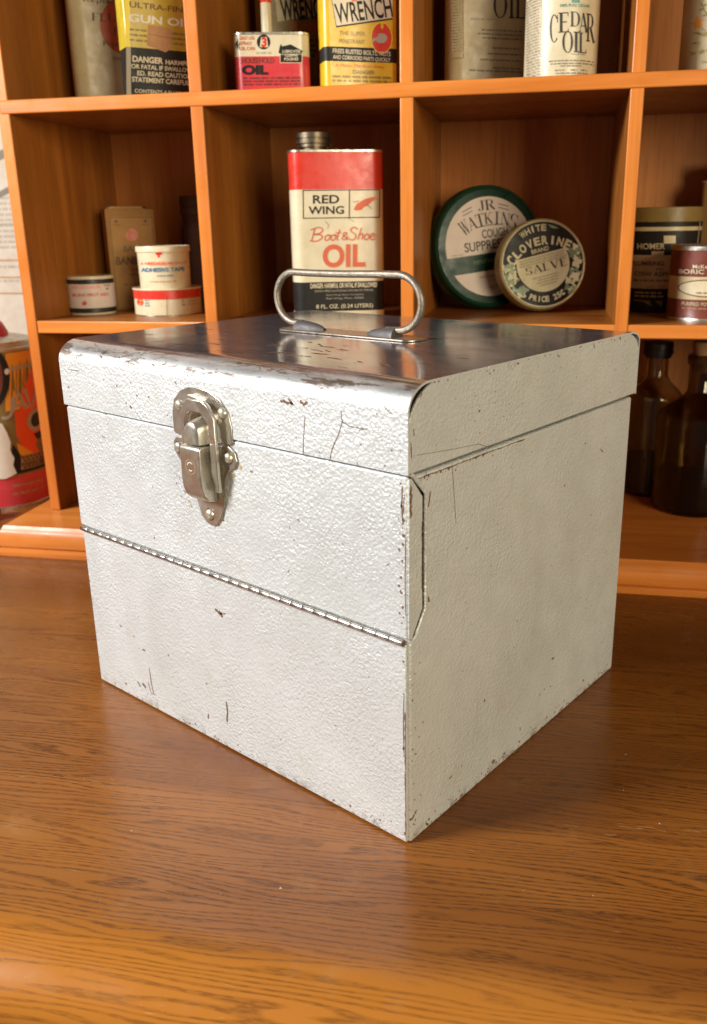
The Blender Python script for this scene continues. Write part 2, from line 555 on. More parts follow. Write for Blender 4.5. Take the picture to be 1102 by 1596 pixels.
SERIF = {
 'A': (.86, quad(.10, 0, .44, 1, TN), quad(.42, 1, .76, 0, TH), [(.2, .3), (.62, .3), (.62, .35), (.2, .35)], [(0, 0), (.22, 0), (.22, TN), (0, TN)], [(.6, 0), (.92, 0), (.92, TN), (.6, TN)]),
 'C': (.84, *_arc(.42, .5, .40, .5, 48, 312), [(.68, .70), (.74, .70), (.74, .98), (.70, .98)]),
 'D': (.88, *_stem(.16), *_arc(.36, .5, .46, .5, -90, 90), [(.16, 0), (.38, 0), (.38, TN), (.16, TN)], [(.16, 1 - TN), (.38, 1 - TN), (.38, 1), (.16, 1)]),
 'E': (.72, *_stem(.16), *_bar(.2, .64, 0, 1), *_bar(.2, .52, .5), *_bar(.2, .62, .95, -1)),
 'F': (.68, *_stem(.16), *_bar(.2, .52, .5), *_bar(.2, .62, .95, -1)),
 'I': (.36, *_stem(.18)),
 'J': (.5, *_stem(.32, .2, 1, (0, 1)), *_arc(.17, .2, .235, .22, 180, 360)),
 'K': (.86, *_stem(.16), quad(.22, .42, .70, 1, TN), quad(.34, .58, .76, 0, TH), [(.62, 0), (.9, 0), (.9, TN), (.62, TN)], [(.56, 1 - TN), (.84, 1 - TN), (.84, 1), (.56, 1)]),
 'L': (.68, *_stem(.16), *_bar(.2, .64, 0, 1)),
 'N': (.92, *_stem(.14, 0, 1, (1, 1), TN), *_stem(.78, 0, 1, (0, 1), TN), quad(.16, 1, .76, 0, TH)),
 'O': (.92, *_arc(.45, .5, .44, .5, 0, 360, 30)),
 'R': (.86, *_stem(.16), *_arc(.34, .74, .36, .26, -90, 90, 12), [(.16, .95), (.36, .95), (.36, 1), (.16, 1)], [(.16, .48), (.36, .48), (.36, .52), (.16, .52)], quad(.40, .50, .74, 0, TH), [(.62, 0), (.88, 0), (.88, TN), (.62, TN)]),
 'S': (.66, *_arc(.32, .74, .28, .26, 40, 262, 12, .15), *_arc(.32, .25, .30, .25, -140, 82, 12, .15), [(.52, .72), (.57, .72), (.57, .97), (.53, .97)], [(.03, .03), (.07, .03), (.08, .28), (.03, .28)]),
 'T': (.80, *_stem(.40, 0, 1, (1, 0)), [(.03, .95), (.77, .95), (.77, 1), (.03, 1)], [(.03, .76), (.06, .76), (.10, .97), (.03, .97)], [(.70, .97), (.74, .76), (.77, .76), (.77, .97)]),
 'U': (.88, *_stem(.15, .28, 1, (0, 1)), *_stem(.72, .28, 1, (0, 1), TN), *_arc(.41, .3, .34, .3, 180, 360, 12)),
 'V': (.84, quad(.12, 1, .44, 0, TH), quad(.44, 0, .74, 1, TN), [(0, 1 - TN), (.28, 1 - TN), (.28, 1), (0, 1)], [(.62, 1 - TN), (.86, 1 - TN), (.86, 1), (.62, 1)]),
 'W': (1.2, quad(.12, 1, .38, 0, TH), quad(.38, 0, .60, 1, TN), quad(.56, 1, .82, 0, TH), quad(.82, 0, 1.06, 1, TN), [(0, 1 - TN), (.28, 1 - TN), (.28, 1), (0, 1)], [(.94, 1 - TN), (1.18, 1 - TN), (1.18, 1), (.94, 1)]),
 ' ': (.4,), '.': (.25, [(.05, 0), (.17, 0), (.17, .12), (.05, .12)]),
}
def serif_mesh(s):
    v, f, x = [], [], 0
    for ch in s:
        g = SERIF[ch]
        for q in g[1:]:
            b = len(v)
            v += [(x + a, c) for a, c in q]
            f.append(tuple(range(b, b + len(q))))
        x += g[0] + .06
    return v, f

class Art:
    """printed artwork: drawing units (y down) mapped on to one surface; layers stack outwards"""
    def __init__(self, fn, cut=0.0):
        self.fn = fn
        self.cut = cut
        self.mb = MB()
        self.seq = 1.0
    def put(self, v, f, mat):
        self.seq += .30 if self.cut else .12
        if self.cut and v and max(p[0] for p in v) - min(p[0] for p in v) > self.cut:
            bm = bmesh.new()
            bv = [bm.verts.new((p[0], p[1], 0)) for p in v]
            for q in f:
                try: bm.faces.new([bv[i] for i in q])
                except ValueError: pass
            bmesh.ops.triangulate(bm, faces=bm.faces)
            x = min(p[0] for p in v) + self.cut
            while x < max(p[0] for p in v):
                bmesh.ops.bisect_plane(bm, geom=bm.verts[:] + bm.edges[:] + bm.faces[:], plane_co=(x, 0, 0), plane_no=(1, 0, 0), dist=1e-7)
                x += self.cut
            bm.verts.index_update()
            v = [(q.co.x, q.co.y) for q in bm.verts]
            f = [tuple(k.index for k in q.verts) for q in bm.faces]
            bm.free()
        self.mb.add([self.fn(x, y, self.seq) for x, y in v], f, mat)
    def rect(self, x0, y0, x1, y1, mat, n=10):
        v, f = [], []
        for i in range(n + 1):
            x = x0 + (x1 - x0) * i / n
            v += [(x, y0), (x, y1)]
        for i in range(n):
            f.append((2 * i, 2 * i + 2, 2 * i + 3, 2 * i + 1))
        self.put(v, f, mat)
    def frame(self, x0, y0, x1, y1, wd, mat):
        self.rect(x0, y0, x1, y0 + wd, mat); self.rect(x0, y1 - wd, x1, y1, mat)
        self.rect(x0, y0 + wd, x0 + wd, y1 - wd, mat, 1); self.rect(x1 - wd, y0 + wd, x1, y1 - wd, mat, 1)
    def poly(self, pts, mat):
        self.put(pts, [tuple(range(len(pts)))], mat)
    def ell(self, cx, cy, rx, ry, mat, a0=0, a1=360, n=36):
        self.poly([(cx + rx * math.cos(R(a0 + (a1 - a0) * i / n)), cy + ry * math.sin(R(a0 + (a1 - a0) * i / n))) for i in range(n if a1 - a0 == 360 else n + 1)], mat)
    def ring(self, cx, cy, rx, ry, wd, mat, n=40, a0=0, a1=360):
        v, f = [], []
        for i in range(n + 1):
            a = R(a0 + (a1 - a0) * i / n)
            v += [(cx + rx * math.cos(a), cy + ry * math.sin(a)), (cx + (rx - wd) * math.cos(a), cy + (ry - wd) * math.sin(a))]
        for i in range(n): f.append((2 * i, 2 * i + 2, 2 * i + 3, 2 * i + 1))
        self.put(v, f, mat)
    def line(self, pts, wd, mat, smooth=False):
        P = pts
        if smooth and len(pts) > 2:
            P = []
            q = [pts[0]] + list(pts) + [pts[-1]]
            for i in range(1, len(q) - 2):
                for k in range(5):
                    t = k / 5
                    P.append(tuple(.5 * ((2 * q[i][c]) + (-q[i - 1][c] + q[i + 1][c]) * t + (2 * q[i - 1][c] - 5 * q[i][c] + 4 * q[i + 1][c] - q[i + 2][c]) * t * t + (-q[i - 1][c] + 3 * q[i][c] - 3 * q[i + 1][c] + q[i + 2][c]) * t ** 3) for c in (0, 1)))
            P.append(pts[-1])
        v, f = [], []
        for i in range(len(P)):
            a, b = P[max(i - 1, 0)], P[min(i + 1, len(P) - 1)]
            dx, dy = b[0] - a[0], b[1] - a[1]
            L = math.hypot(dx, dy) or 1
            nx, ny = -dy / L * wd / 2, dx / L * wd / 2
            v += [(P[i][0] + nx, P[i][1] + ny), (P[i][0] - nx, P[i][1] - ny)]
        for i in range(len(P) - 1): f.append((2 * i, 2 * i + 2, 2 * i + 3, 2 * i + 1))
        self.put(v, f, mat)
    def text(self, s, x0, y0, x1, y1, mat, bold=0.0, shear=0.0, rot=0.0, serif=False):
        v, f = serif_mesh(s) if serif else glyph_mesh(s, bold, shear)
        a0, a1 = min(p[0] for p in v), max(p[0] for p in v)
        b0, b1 = min(p[1] for p in v), max(p[1] for p in v)
        cx, cy = (x0 + x1) / 2, (y0 + y1) / 2
        out = []
        for a, b in v:
            x = (a - a0) / (a1 - a0) * (x1 - x0) - (x1 - x0) / 2
            y = -((b - b0) / (b1 - b0) * (y1 - y0) - (y1 - y0) / 2)
            c, sn = math.cos(R(rot)), math.sin(R(rot))
            out.append((cx + x * c + y * sn, cy - x * sn + y * c))
        self.put(out, f, mat)
    def arctext(self, s, cx, cy, r, a0, a1, h, wd, mat, bold=.0, serif=False, inside=False, hs=None):
        """letters spread from angle a0 to a1 (degrees, counter-clockwise positive, y up)"""
        n = len(s)
        for i, ch in enumerate(s):
            if ch == ' ': continue
            a = a0 + (a1 - a0) * (i / (n - 1) if n > 1 else .5)
            v, f = serif_mesh(ch) if serif else glyph_mesh(ch, bold)
            m0, m1 = min(p[0] for p in v), max(p[0] for p in v)
            b0, b1 = min(p[1] for p in v), max(p[1] for p in v)
            hh = h * (hs[i] if hs else 1)
            ww = wd * ((.35 if not serif else .45) if ch in 'I1' else 1)
            th = R(a)
            rx, ry = math.cos(th), math.sin(th)
            tx, ty = (ry, -rx) if not inside else (-ry, rx)
            ux, uy = (rx, ry) if not inside else (-rx, -ry)
            out = []
            for p in v:
                x = ((p[0] - m0) / (m1 - m0) - .5) * ww
                y = ((p[1] - b0) / (b1 - b0) - .5) * hh
                X = cx + rx * r + tx * x + ux * y
                Y = cy - (ry * r + ty * x + uy * y)
                out.append((X, Y))
            self.put(out, f, mat)
    def micro(self, x0, x1, y, h, mat, seed=0, slope=0.0):
        """small print too fine to read: a row of word-length strokes"""
        rnd = random.Random(seed * 31 + int(x0 * 7 + y * 13))
        x = x0
        v, f = [], []
        while x < x1:
            k = rnd.randint(2, 7)
            for _ in range(k):
                if x >= x1: break
                wv = h * rnd.uniform(.35, .62)
                hh = h * rnd.uniform(.75, 1.1)
                b = len(v)
                yy = y + slope * (x - x0)
                v += [(x, yy - hh / 2), (x + wv, yy - hh / 2), (x + wv, yy + hh / 2), (x, yy + hh / 2)]
                f.append((b, b + 1, b + 2, b + 3))
                x += wv + h * .28
            x += h * .6
        if f: self.put(v, f, mat)
    def done(self, parent, name='label'):
        return self.mb.build(name, parent, smooth=0, weld=False)

EPS = 9e-5
def flat_art(cx, cy, xb, yb, ku, kz, y0=0.0):
    def fn(x, y, k):
        xc = cx + (xb - cx) * (y - cy) / (yb - cy)
        return ((x - xc) * ku, y0 - EPS * k, (yb - y) * kz)
    return Art(fn)
def cyl_art(cx, cy, xb, yb, Rpx, R_m, kz):
    def fn(x, y, k):
        xc = cx + (xb - cx) * (y - cy) / (yb - cy)
        a = math.asin(max(-.999, min(.999, (x - xc) / Rpx)))
        rr = R_m + EPS * k
        return (rr * math.sin(a), R_m - rr * math.cos(a), (yb - y) * kz)
    return Art(fn, Rpx * .045)
def disc_art(R_m, thick):
    return Art(lambda x, y, k: (x * R_m, -EPS * k, -y * R_m))

def rrect(wd, d, r, n=7):
    """rounded rectangle outline, front at y=0, centred in x"""
    pts = []
    for cx, cy, a0 in ((wd / 2 - r, r, -90), (wd / 2 - r, d - r, 0), (-wd / 2 + r, d - r, 90), (-wd / 2 + r, r, 180)):
        for i in range(n + 1):
            a = R(a0 + 90 * i / n)
            pts.append((cx + r * math.cos(a), cy + r * math.sin(a)))
    return pts

def tin_body(parent, wd, d, r, bands, rim=.0016, lip=.0006, top=None, name='body', bottom_rim=True):
    """oblong can: bands = [(z, mat)...] last entry closes the top; rims as small rolled seams"""
    mb = MB()
    base = rrect(wd, d, r)
    def ol(z, grow=0.0):
        kx, ky = (wd + 2 * grow) / wd, (d + 2 * grow) / d
        return [(x * kx, (y - d / 2) * ky + d / 2, z) for x, y in base]
    h = bands[-1][0]
    T = M_tin
    seq = [(0, 0, T), (0, lip, T), (rim, lip, T), (rim, 0, bands[0][1])] if bottom_rim else [(0, 0, bands[0][1])]
    for z, m in bands[1:-1]:
        seq.append((z, 0, m))
    seq += [(h - rim, 0, T), (h - rim, lip, T), (h, lip, T), (h, -lip, T), (h - rim * 1.2, -lip * 1.2, T)]
    mb.rings([ol(z, g) for z, g, m in seq], [m for z, g, m in seq][:-1], M_tin, top or M_tin)
    return mb.build(name, parent, smooth=40)

def screw_cap(parent, x, y, z, r, h, mat, name='cap', knurl=True):
    mb = MB()
    n = 48
    prof = [(0, 0), (r * .9, 0), (r * .9, h * .22), (r, h * .24), (r, h * .50), (r * .95, h * .52), (r * .95, h * .58), (r, h * .6), (r, h * .93), (r * .94, h), (0, h)]
    for k in range(len(prof) - 1):
        (r0, z0), (r1, z1) = prof[k], prof[k + 1]
        v, f = [], []
        for i in range(n):
            a = 2 * PI * i / n
            g = (1 + .02 * (i % 2)) if knurl else 1
            for rr, zz in ((r0, z0), (r1, z1)):
                v.append((x + rr * g * math.cos(a), y + rr * g * math.sin(a), z + zz))
        for i in range(n):
            j = (i + 1) % n
            f.append((2 * i, 2 * j, 2 * j + 1, 2 * i + 1))
        mb.add(v, f, mat)
    return mb.build(name, parent, smooth=30)

# ================================================================== THE SETTING
def in_shelf_frame(o):
    o.location = ORG
    o.rotation_euler = (0, 0, SA)
    return o

mb = MB()
tp = [(.498, 0.0), (-.401, 0.0)]
for i in range(1, 13):                                  # rounded nose
    a = R(90 * i / 12)
    tp.append((-.401 - .040 * math.sin(a), -.024 + .024 * math.cos(a)))
tp += [(-.441, -.0280), (-.4365, -.0285), (-.4365, -.0315), (-.4345, -.036), (-.430, -.0395), (-.4265, -.041), (-.4265, -.30), (.498, -.30)]
mb.prism(tp, lambda a, b, d: (d, a, b), -1.25, .95, M_table)
table = in_shelf_frame(mb.build('table', None, smooth=35))
table['kind'] = 'structure'

mb = MB()
mb.box(-3.0, 2.0, .50, .60, -.75, 1.9, M_wall)
wall = in_shelf_frame(mb.build('wall'))
wall['kind'] = 'structure'

# printed sheet on the wall, left of the shelf
mb = MB()
mb.box(-.86, -.60, .4982, .4998, .02, .56, M_paper)
poster = thing('poster', 'pale printed sheet with ruled lines on the wall left of the shelf', 'poster', W(-.73, .499, .29), SA)
sheet = mb.build('sheet')
sheet.parent = poster
sheet.location = (.73, -.499, -.29)
art = Art(lambda x, y, k: (x, .4982 - EPS * k, y))
for y in (.205, .228, .252):
    art.line([(-.85, y), (-.61, y)], .0022, M_sticker)
for k in range(12):
    art.micro(-.85, -.615, .338 - k * .0075 if k < 10 else .243 - (k - 10) * .020, .0034, M_greyl, k)
art.line([(-.85, .300), (-.62, .303)], .004, M_greyl)
art.line([(-.76, .375), (-.70, .398), (-.655, .432), (-.62, .452)], .011, M_grey)
art.line([(-.76, .325), (-.70, .350), (-.665, .372), (-.655, .395)], .008, M_grey)
art.line([(-.80, .41), (-.72, .44), (-.64, .475)], .006, M_greyl)
lt = art.mb.build('print', None, smooth=0, weld=False)
lt.parent = poster
lt.location = (.73, -.499, -.29)

# ================================================================== CUBBY SHELF
TF, DEP = .05634954, .18494
ZA, ZAb, ZB, ZBb, Z0 = .40201807, .39063, .21367735, .20204, .0281
UP = [(-.42095, -.41013), (-.24371, -.23225), (-.06658, -.05522), (.11109, .12184), (.2882, .2997)]
shelf = thing('cubby_shelf', 'orange varnished wooden cubby shelf full of old tins and bottles', 'shelf', ORG, SA)
def sh(mb, name, bevel=.0009):
    return mb.build(name, shelf, smooth=35, bevel=bevel, bseg=2)
mb = MB()
prof = [(0, 0), (-.0007, .003), (0, .0060), (.0014, .0066), (.0034, .0069), (.0034, .0087), (.0010, .0092), (.0004, .0125), (.0010, .0165), (.0024, .0205), (.0034, .0232), (.0040, .0238), (.0066, .0281)]
pr = prof + [(TF + DEP + .012, .0281), (TF + DEP + .012, 0)]
def mitre(a, b, d):
    return (d + (a if d < 0 else -a), a, b)
mb.prism(pr, lambda a, b, d: ((-.447 + min(a, .0066)) if d < 0 else .33, a, b), -1, 1, M_shelf)
base = sh(mb, 'base', 0)
for a, b in UP:
    mb = MB()
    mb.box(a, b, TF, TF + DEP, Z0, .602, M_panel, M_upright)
    sh(mb, 'upright', .0012)
for z0, z1, off in ((ZAb, ZA, -.0008), (ZBb, ZB, .0009), (.5825, .594, -.0008)):
    mb = MB()
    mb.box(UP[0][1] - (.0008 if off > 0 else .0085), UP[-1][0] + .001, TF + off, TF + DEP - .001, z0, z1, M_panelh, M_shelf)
    sh(mb, 'shelf_board', .0012)
mb = MB()
mb.box(UP[0][0] + .0005, UP[-1][1] - .0005, TF + DEP, TF + DEP + .007, Z0, .602, M_back)
sh(mb, 'back_panel', 0)

# ================================================================== METAL BOX
WD, DP, ZL, ZH, ZT, OV = .265, .2295, .1917, .1111, .2310, .0018
box = thing('metal_file_box', 'hammered silver metal box with worn lid and latch on the table', 'metal box', (0, 0, 0))
def strip(mb, fn, pts, wd, mat, rnd, jag=.35, sub=4):
    """irregular painted-off streak following pts on a flat face"""
    P = []
    for i in range(len(pts) - 1):
        for k in range(sub):
            t = k / sub
            P.append([pts[i][c] + (pts[i + 1][c] - pts[i][c]) * t for c in (0, 1)])
    P.append(list(pts[-1]))
    v, f = [], []
    n = len(P)
    for i in range(n):
        a, b = P[max(i - 1, 0)], P[min(i + 1, n - 1)]
        dx, dy = b[0] - a[0], b[1] - a[1]
        L = math.hypot(dx, dy) or 1
        w0 = wd * .5 * (rnd.uniform(1 - jag, 1 + jag)) * (.35 if i in (0, n - 1) else 1)
        w1 = wd * .5 * (rnd.uniform(1 - jag, 1 + jag)) * (.35 if i in (0, n - 1) else 1)
        nx, ny = -dy / L, dx / L
        v += [fn(P[i][0] + nx * w0, P[i][1] + ny * w0), fn(P[i][0] - nx * w1, P[i][1] - ny * w1)]
    for i in range(n - 1): f.append((2 * i, 2 * i + 2, 2 * i + 3, 2 * i + 1))
    mb.add(v, f, mat)
def spot(mb, fn, c, r, mat, rnd):
    n = 11
    v = [fn(c[0] + r * math.cos(2 * PI * i / n) * rnd.uniform(.55, 1.2), c[1] + r * math.sin(2 * PI * i / n) * rnd.uniform(.6, 1.3)) for i in range(n)]
    mb.add(v, [tuple(range(n))], mat)
def marks(mb, key, fn, mat=None):
    rnd = random.Random(hash(len(key)) + 5)
    for kind, wd, P in MARKS[key]:
        if kind == 'l':
            strip(mb, fn, P, wd * .85, mat or M_rust, rnd, .3)
        else:
            if len(P) > 1 and math.dist(P[0], P[-1]) > wd * .6:
                strip(mb, fn, P, wd, mat or M_rust, rnd, .6, 5)
            else:
                spot(mb, fn, P[0], wd * .6, mat or M_rust, rnd)

MARKS = {
    'lid': [('b', 0.00156, [[-0.0749, 0.2159], [-0.0706, 0.2154], [-0.0663, 0.2156]]), ('b', 0.00123, [[-0.0692, 0.2177], [-0.066, 0.2147]]), ('b', 0.00122, [[-0.0616, 0.2174], [-0.0596, 0.2158], [-0.0567, 0.217]]), ('l', 0.00049, [[-0.0587, 0.2105], [-0.0601, 0.2004], [-0.061, 0.1903]]), ('l', 0.00053, [[-0.036, 0.2156], [-0.0354, 0.2104], [-0.0384, 0.2035], [-0.0422, 0.1969], [-0.0441, 0.1905]]), ('l', 0.00047, [[-0.037, 0.2111], [-0.0312, 0.2092], [-0.0207, 0.2092]]), ('l', 0.00035, [[-0.0256, 0.208], [-0.0207, 0.2098]]), ('l', 0.00034, [[-0.0114, 0.2209], [-0.009, 0.2189], [-0.0065, 0.2176]]), ('b', 0.00115, [[-0.1974, 0.1989], [-0.1958, 0.1976]]), ('b', 0.00076, [[-0.2086, 0.2095], [-0.2082, 0.2081]]), ('b', 0.00075, [[-0.1902, 0.206], [-0.1892, 0.205]]), ('b', 0.00105, [[-0.1544, 0.2171], [-0.153, 0.2155]]), ('b', 0.00083, [[-0.2604, 0.2034], [-0.2585, 0.2024]]), ('b', 0.0008, [[-0.2253, 0.1914], [-0.2235, 0.1909]]), ('b', 0.00074, [[-0.1789, 0.2065], [-0.1786, 0.2051]]), ('b', 0.00082, [[-0.2288, 0.1765], [-0.2275, 0.1763]]), ('b', 0.00077, [[-0.2008, 0.2007], [-0.2011, 0.1988]]), ('l', 0.00053, [[-0.2574, 0.2139], [-0.2449, 0.2142]])],
    'flap': [('b', 0.00103, [[-0.0996, 0.1771], [-0.0978, 0.1761]]), ('b', 0.00077, [[-0.1619, 0.1596], [-0.1608, 0.1591]]), ('b', 0.00087, [[-0.0018, 0.1866], [-0.0022, 0.1769], [-0.0016, 0.1687]]), ('b', 0.00058, [[-0.0008, 0.1831], [-0.0012, 0.1741]]), ('l', 0.00038, [[-0.0113, 0.1469], [-0.0094, 0.1486]]), ('b', 0.00084, [[-0.1873, 0.1217], [-0.1869, 0.1206]]), ('l', 0.00036, [[-0.0001, 0.1654], [-0.0006, 0.144], [-0.0004, 0.1251]])],
    'flapstain': [('b', 0.00173, [[-0.1072, 0.1786], [-0.1064, 0.1763]]), ('b', 0.00176, [[-0.1126, 0.1732], [-0.1118, 0.1713]]), ('b', 0.00145, [[-0.142, 0.1817], [-0.142, 0.1817]])],
    'lower': [('b', 0.00164, [[-0.1372, 0.0896], [-0.134, 0.0885], [-0.1307, 0.0883]]), ('b', 0.00204, [[-0.1329, 0.0884], [-0.1309, 0.0862]]), ('l', 0.00081, [[-0.1307, 0.0883], [-0.1279, 0.0895]]), ('l', 0.00132, [[-0.1331, 0.0322], [-0.1327, 0.0252], [-0.1339, 0.0178]]), ('l', 0.00087, [[-0.2068, 0.0295], [-0.2063, 0.0196], [-0.2049, 0.0109]]), ('l', 0.00059, [[-0.2098, 0.0184], [-0.2076, 0.0109], [-0.2022, 0.011]]), ('b', 0.0015, [[-0.2214, 0.0144], [-0.2183, 0.0117]]), ('b', 0.00149, [[-0.2164, 0.0152], [-0.2127, 0.0128]]), ('b', 0.00096, [[-0.2125, 0.0403], [-0.2091, 0.0405]]), ('b', 0.00092, [[-0.1857, 0.0454], [-0.1845, 0.0449]]), ('b', 0.00103, [[-0.2365, 0.0082], [-0.2344, 0.0074]]), ('b', 0.00092, [[-0.1507, 0.0175], [-0.1511, 0.0138]]), ('b', 0.00095, [[-0.1635, 0.005], [-0.163, 0.0044]]), ('l', 0.00051, [[-0.002, 0.0848], [-0.0025, 0.0673], [-0.0022, 0.0498]]), ('b', 0.00076, [[-0.2562, 0.0894], [-0.2556, 0.0891]]), ('b', 0.00071, [[-0.1508, 0.0377], [-0.149, 0.0379]])],
    'side': [('b', 0.00299, [[0.0772, 0.0079], [0.078, 0.005]]), ('b', 0.00159, [[0.0663, 0.0508], [0.0669, 0.0497]]), ('b', 0.00135, [[0.1436, 0.0438], [0.1405, 0.0438]]), ('b', 0.00113, [[0.1326, 0.0274], [0.1334, 0.0266]]), ('b', 0.00115, [[0.1405, 0.026], [0.1414, 0.0252]]), ('b', 0.0009, [[0.1281, 0.0264], [0.1282, 0.0251]]), ('b', 0.00089, [[0.1059, 0.0146], [0.1061, 0.012]]), ('l', 0.0004, [[0.0336, 0.1894], [0.0355, 0.1741], [0.0374, 0.159]]), ('l', 0.00035, [[0.0132, 0.2003], [0.0138, 0.187]]), ('b', 0.00113, [[0.0012, 0.0132], [0.0038, 0.0146], [0.0065, 0.0168]]), ('b', 0.00117, [[0.014, 0.0043], [0.0162, 0.0014]]), ('l', 0.00083, [[0.1889, 0.1643], [0.1937, 0.1613]]), ('b', 0.00079, [[0.168, 0.1724], [0.1689, 0.1715]]), ('b', 0.00071, [[0.0112, 0.0644], [0.0117, 0.0635]]), ('b', 0.00131, [[0.0155, 0.1289], [0.0165, 0.1259]]), ('b', 0.00091, [[0.0114, 0.1725], [0.0153, 0.1731], [0.0167, 0.1803]]), ('b', 0.00094, [[0.1452, 0.1526], [0.1461, 0.1512]]), ('b', 0.00087, [[0.0341, 0.0193], [0.037, 0.0197]]), ('b', 0.00101, [[0.0558, -0.0054], [0.0596, -0.0056]]), ('b', 0.00116, [[0.099, 0.0002], [0.1032, 0.001]]), ('b', 0.00091, [[0.1135, 0.0009], [0.1149, 0.001]])],
    'lidside': [('l', 0.00028, [[0.0016, 0.1998], [0.0293, 0.1969], [0.0531, 0.1948], [0.0616, 0.1918]]), ('b', 0.00112, [[0.0172, 0.23], [0.0181, 0.2293]]), ('b', 0.00085, [[0.0205, 0.2295], [0.021, 0.2292]]), ('b', 0.00056, [[0.0025, 0.2117], [0.003, 0.2083]]), ('l', 0.00057, [[0.0287, 0.2301], [0.0465, 0.2305]]), ('b', 0.00071, [[0.1533, 0.2304], [0.1542, 0.2292]]), ('b', 0.00073, [[0.1688, 0.2297], [0.17, 0.2267]]), ('b', 0.00077, [[0.2027, 0.2301], [0.204, 0.2278]]), ('b', 0.00055, [[0.0084, 0.2263], [0.0075, 0.2242]]), ('b', 0.0007, [[0.0007, 0.2059], [0.0011, 0.1987]])],
}


# body: bottom and three walls, with the front left to the two panels
mb = MB()
mb.box(-WD, 0, .0012, DP, .0, ZL - .0019, M_paint)
mb.box(-WD + .0045, -.0045, .0045, DP - .0045, ZL - .0025, .2035, M_paint)
body = mb.build('body', box, smooth=30, bevel=.0015, bseg=3)
mb = MB()
marks(mb, 'side', lambda a, b: (.00012, a, b))
rnd = random.Random(3)
strip(mb, lambda a, b: (.00012, a, b), [(.0035, ZL - .0036), (.03, ZL - .0037), (.06, ZL - .0035), (.10, ZL - .0037)], .0005, M_rust, rnd, .95, 14)
for k in range(26):
    spot(mb, lambda a, b: (.00012, a, b), (abs(rnd.gauss(0, .03)) + .004, ZL - .0038 - abs(rnd.gauss(0, .001))), rnd.uniform(.0002, .0008), M_rust, rnd)
for k in range(46):                                      # rust freckles along the bottom and near edges
    y = rnd.uniform(.004, .222)
    spot(mb, lambda a, b: (.00012, a, b), (y, abs(rnd.gauss(0, .0035)) + .0016), rnd.uniform(.0003, .0009), M_rust, rnd)
for k in range(22):
    spot(mb, lambda a, b: (.00012, a, b), (abs(rnd.gauss(0, .003)) + .0028, rnd.uniform(.004, .10)), rnd.uniform(.0002, .0006), M_rust, rnd)
for k in range(60):
    spot(mb, lambda a, b: (.00012, a, b), (rnd.uniform(.01, .222), rnd.uniform(.01, .188)), rnd.uniform(.00015, .0004), M_rust, rnd)
join(body, mb)

# lower front panel
mb = MB()
mb.box(-WD, -.0011, -.0006, .0012, .0011, ZH - .0016, M_paint)
low = mb.build('front_panel', box, smooth=30, bevel=.0005)
mb = MB()
marks(mb, 'lower', lambda a, b: (a, -.00072, b))
for k in range(40):
    spot(mb, lambda a, b: (a, -.00072, b), (rnd.uniform(-.262, -.003), abs(rnd.gauss(0, .004)) + .0016), rnd.uniform(.0002, .0007), M_rust, rnd)
for k in range(16):
    spot(mb, lambda a, b: (a, -.00072, b), (rnd.choice((-.2635, -.0022)) + rnd.uniform(-.0006, .0006), rnd.uniform(.004, .105)), rnd.uniform(.0002, .0006), M_rust, rnd)
for k in range(36):
    spot(mb, lambda a, b: (a, -.00072, b), (rnd.uniform(-.25, -.01), rnd.uniform(.008, .10)), rnd.uniform(.00012, .0003), M_rust, rnd)
strip(mb, lambda a, b: (a, -.00072, b), [(-.0014, .004), (-.0014, .03), (-.0013, .055), (-.0014, .075)], .0007, M_rust, rnd, .8, 10)
join(low, mb)

# drop-down flap above the hinge, its ends wrapping round on to the sides
mb = MB()
mb.box(-WD - .0004, .0006, -.0012, .0012, ZH + .0018, ZL - .0010, M_paint)
flap = mb.build('drop_front', box, smooth=30, bevel=.0011, bseg=3)
fl = [(-.0006, .1895), (.0016, .1897), (.0094, .1797), (.0094, .1255), (.0020, .1140), (-.0006, .1136)]
for sx in (1, -1):
    mb = MB()
    if sx > 0:
        mb.prism(fl, lambda a, b, d: (d, a, b), .0002, .0013, M_paint)
    else:
        mb.prism(fl, lambda a, b, d: (-WD - d, a, b), .0002, .0013, M_paint)
    fg = mb.build('flange', flap, smooth=30, bevel=.0003)
    if sx > 0:
        # near-black strip painted as gap shade, then the pressed lip of the side wall round the flange
        mb = MB()
        path = [(.0012, .1906), (.0106, .1799), (.0106, .1252), (.0026, .1132)]
        strip(mb, lambda a, b: (.00016, a, b), path, .0036, M_dark, rnd, .1, 6)
        strip(mb, lambda a, b: (.00016, a, b), [(.0107, .183), (.0125, .179), (.0121, .169)], .0022, M_stain, rnd, .6, 6)
        strip(mb, lambda a, b: (.00145, a, b), [(.0006, .187), (.0008, .18), (.0005, .172)], .0012, M_rust, rnd, .9, 8)
        strip(mb, lambda a, b: (.00145, a, b), [(.0088, .168), (.0089, .15), (.0088, .135)], .0005, M_rust, rnd, .9, 12)
        join(body, mb)
        mb = MB()
        mb.tube([(.0001, .0012, .1918), (.0001, .0040, .1900), (.0001, .0128, .1805), (.0001, .0128, .1244), (.0001, .0048, .1122), (.0001, .0018, .1112)], .0012, M_paint, 8)
        mb.build('pressed_lip', body, smooth=60)
mb = MB()
marks(mb, 'flap', lambda a, b: (a, -.00132, b))
marks(mb, 'flapstain', lambda a, b: (a, -.00132, b), M_stain)
for k in range(34):
    an = rnd.uniform(.2, 2.9)
    rr = .0262 + abs(rnd.gauss(0, .0016))
    spot(mb, lambda a, b: (a, -.00132, b), (-.134 + rr * math.cos(-an) * 1.0, .176 + rr * math.sin(-an) * 1.25), rnd.uniform(.0002, .0006), M_stain, rnd)
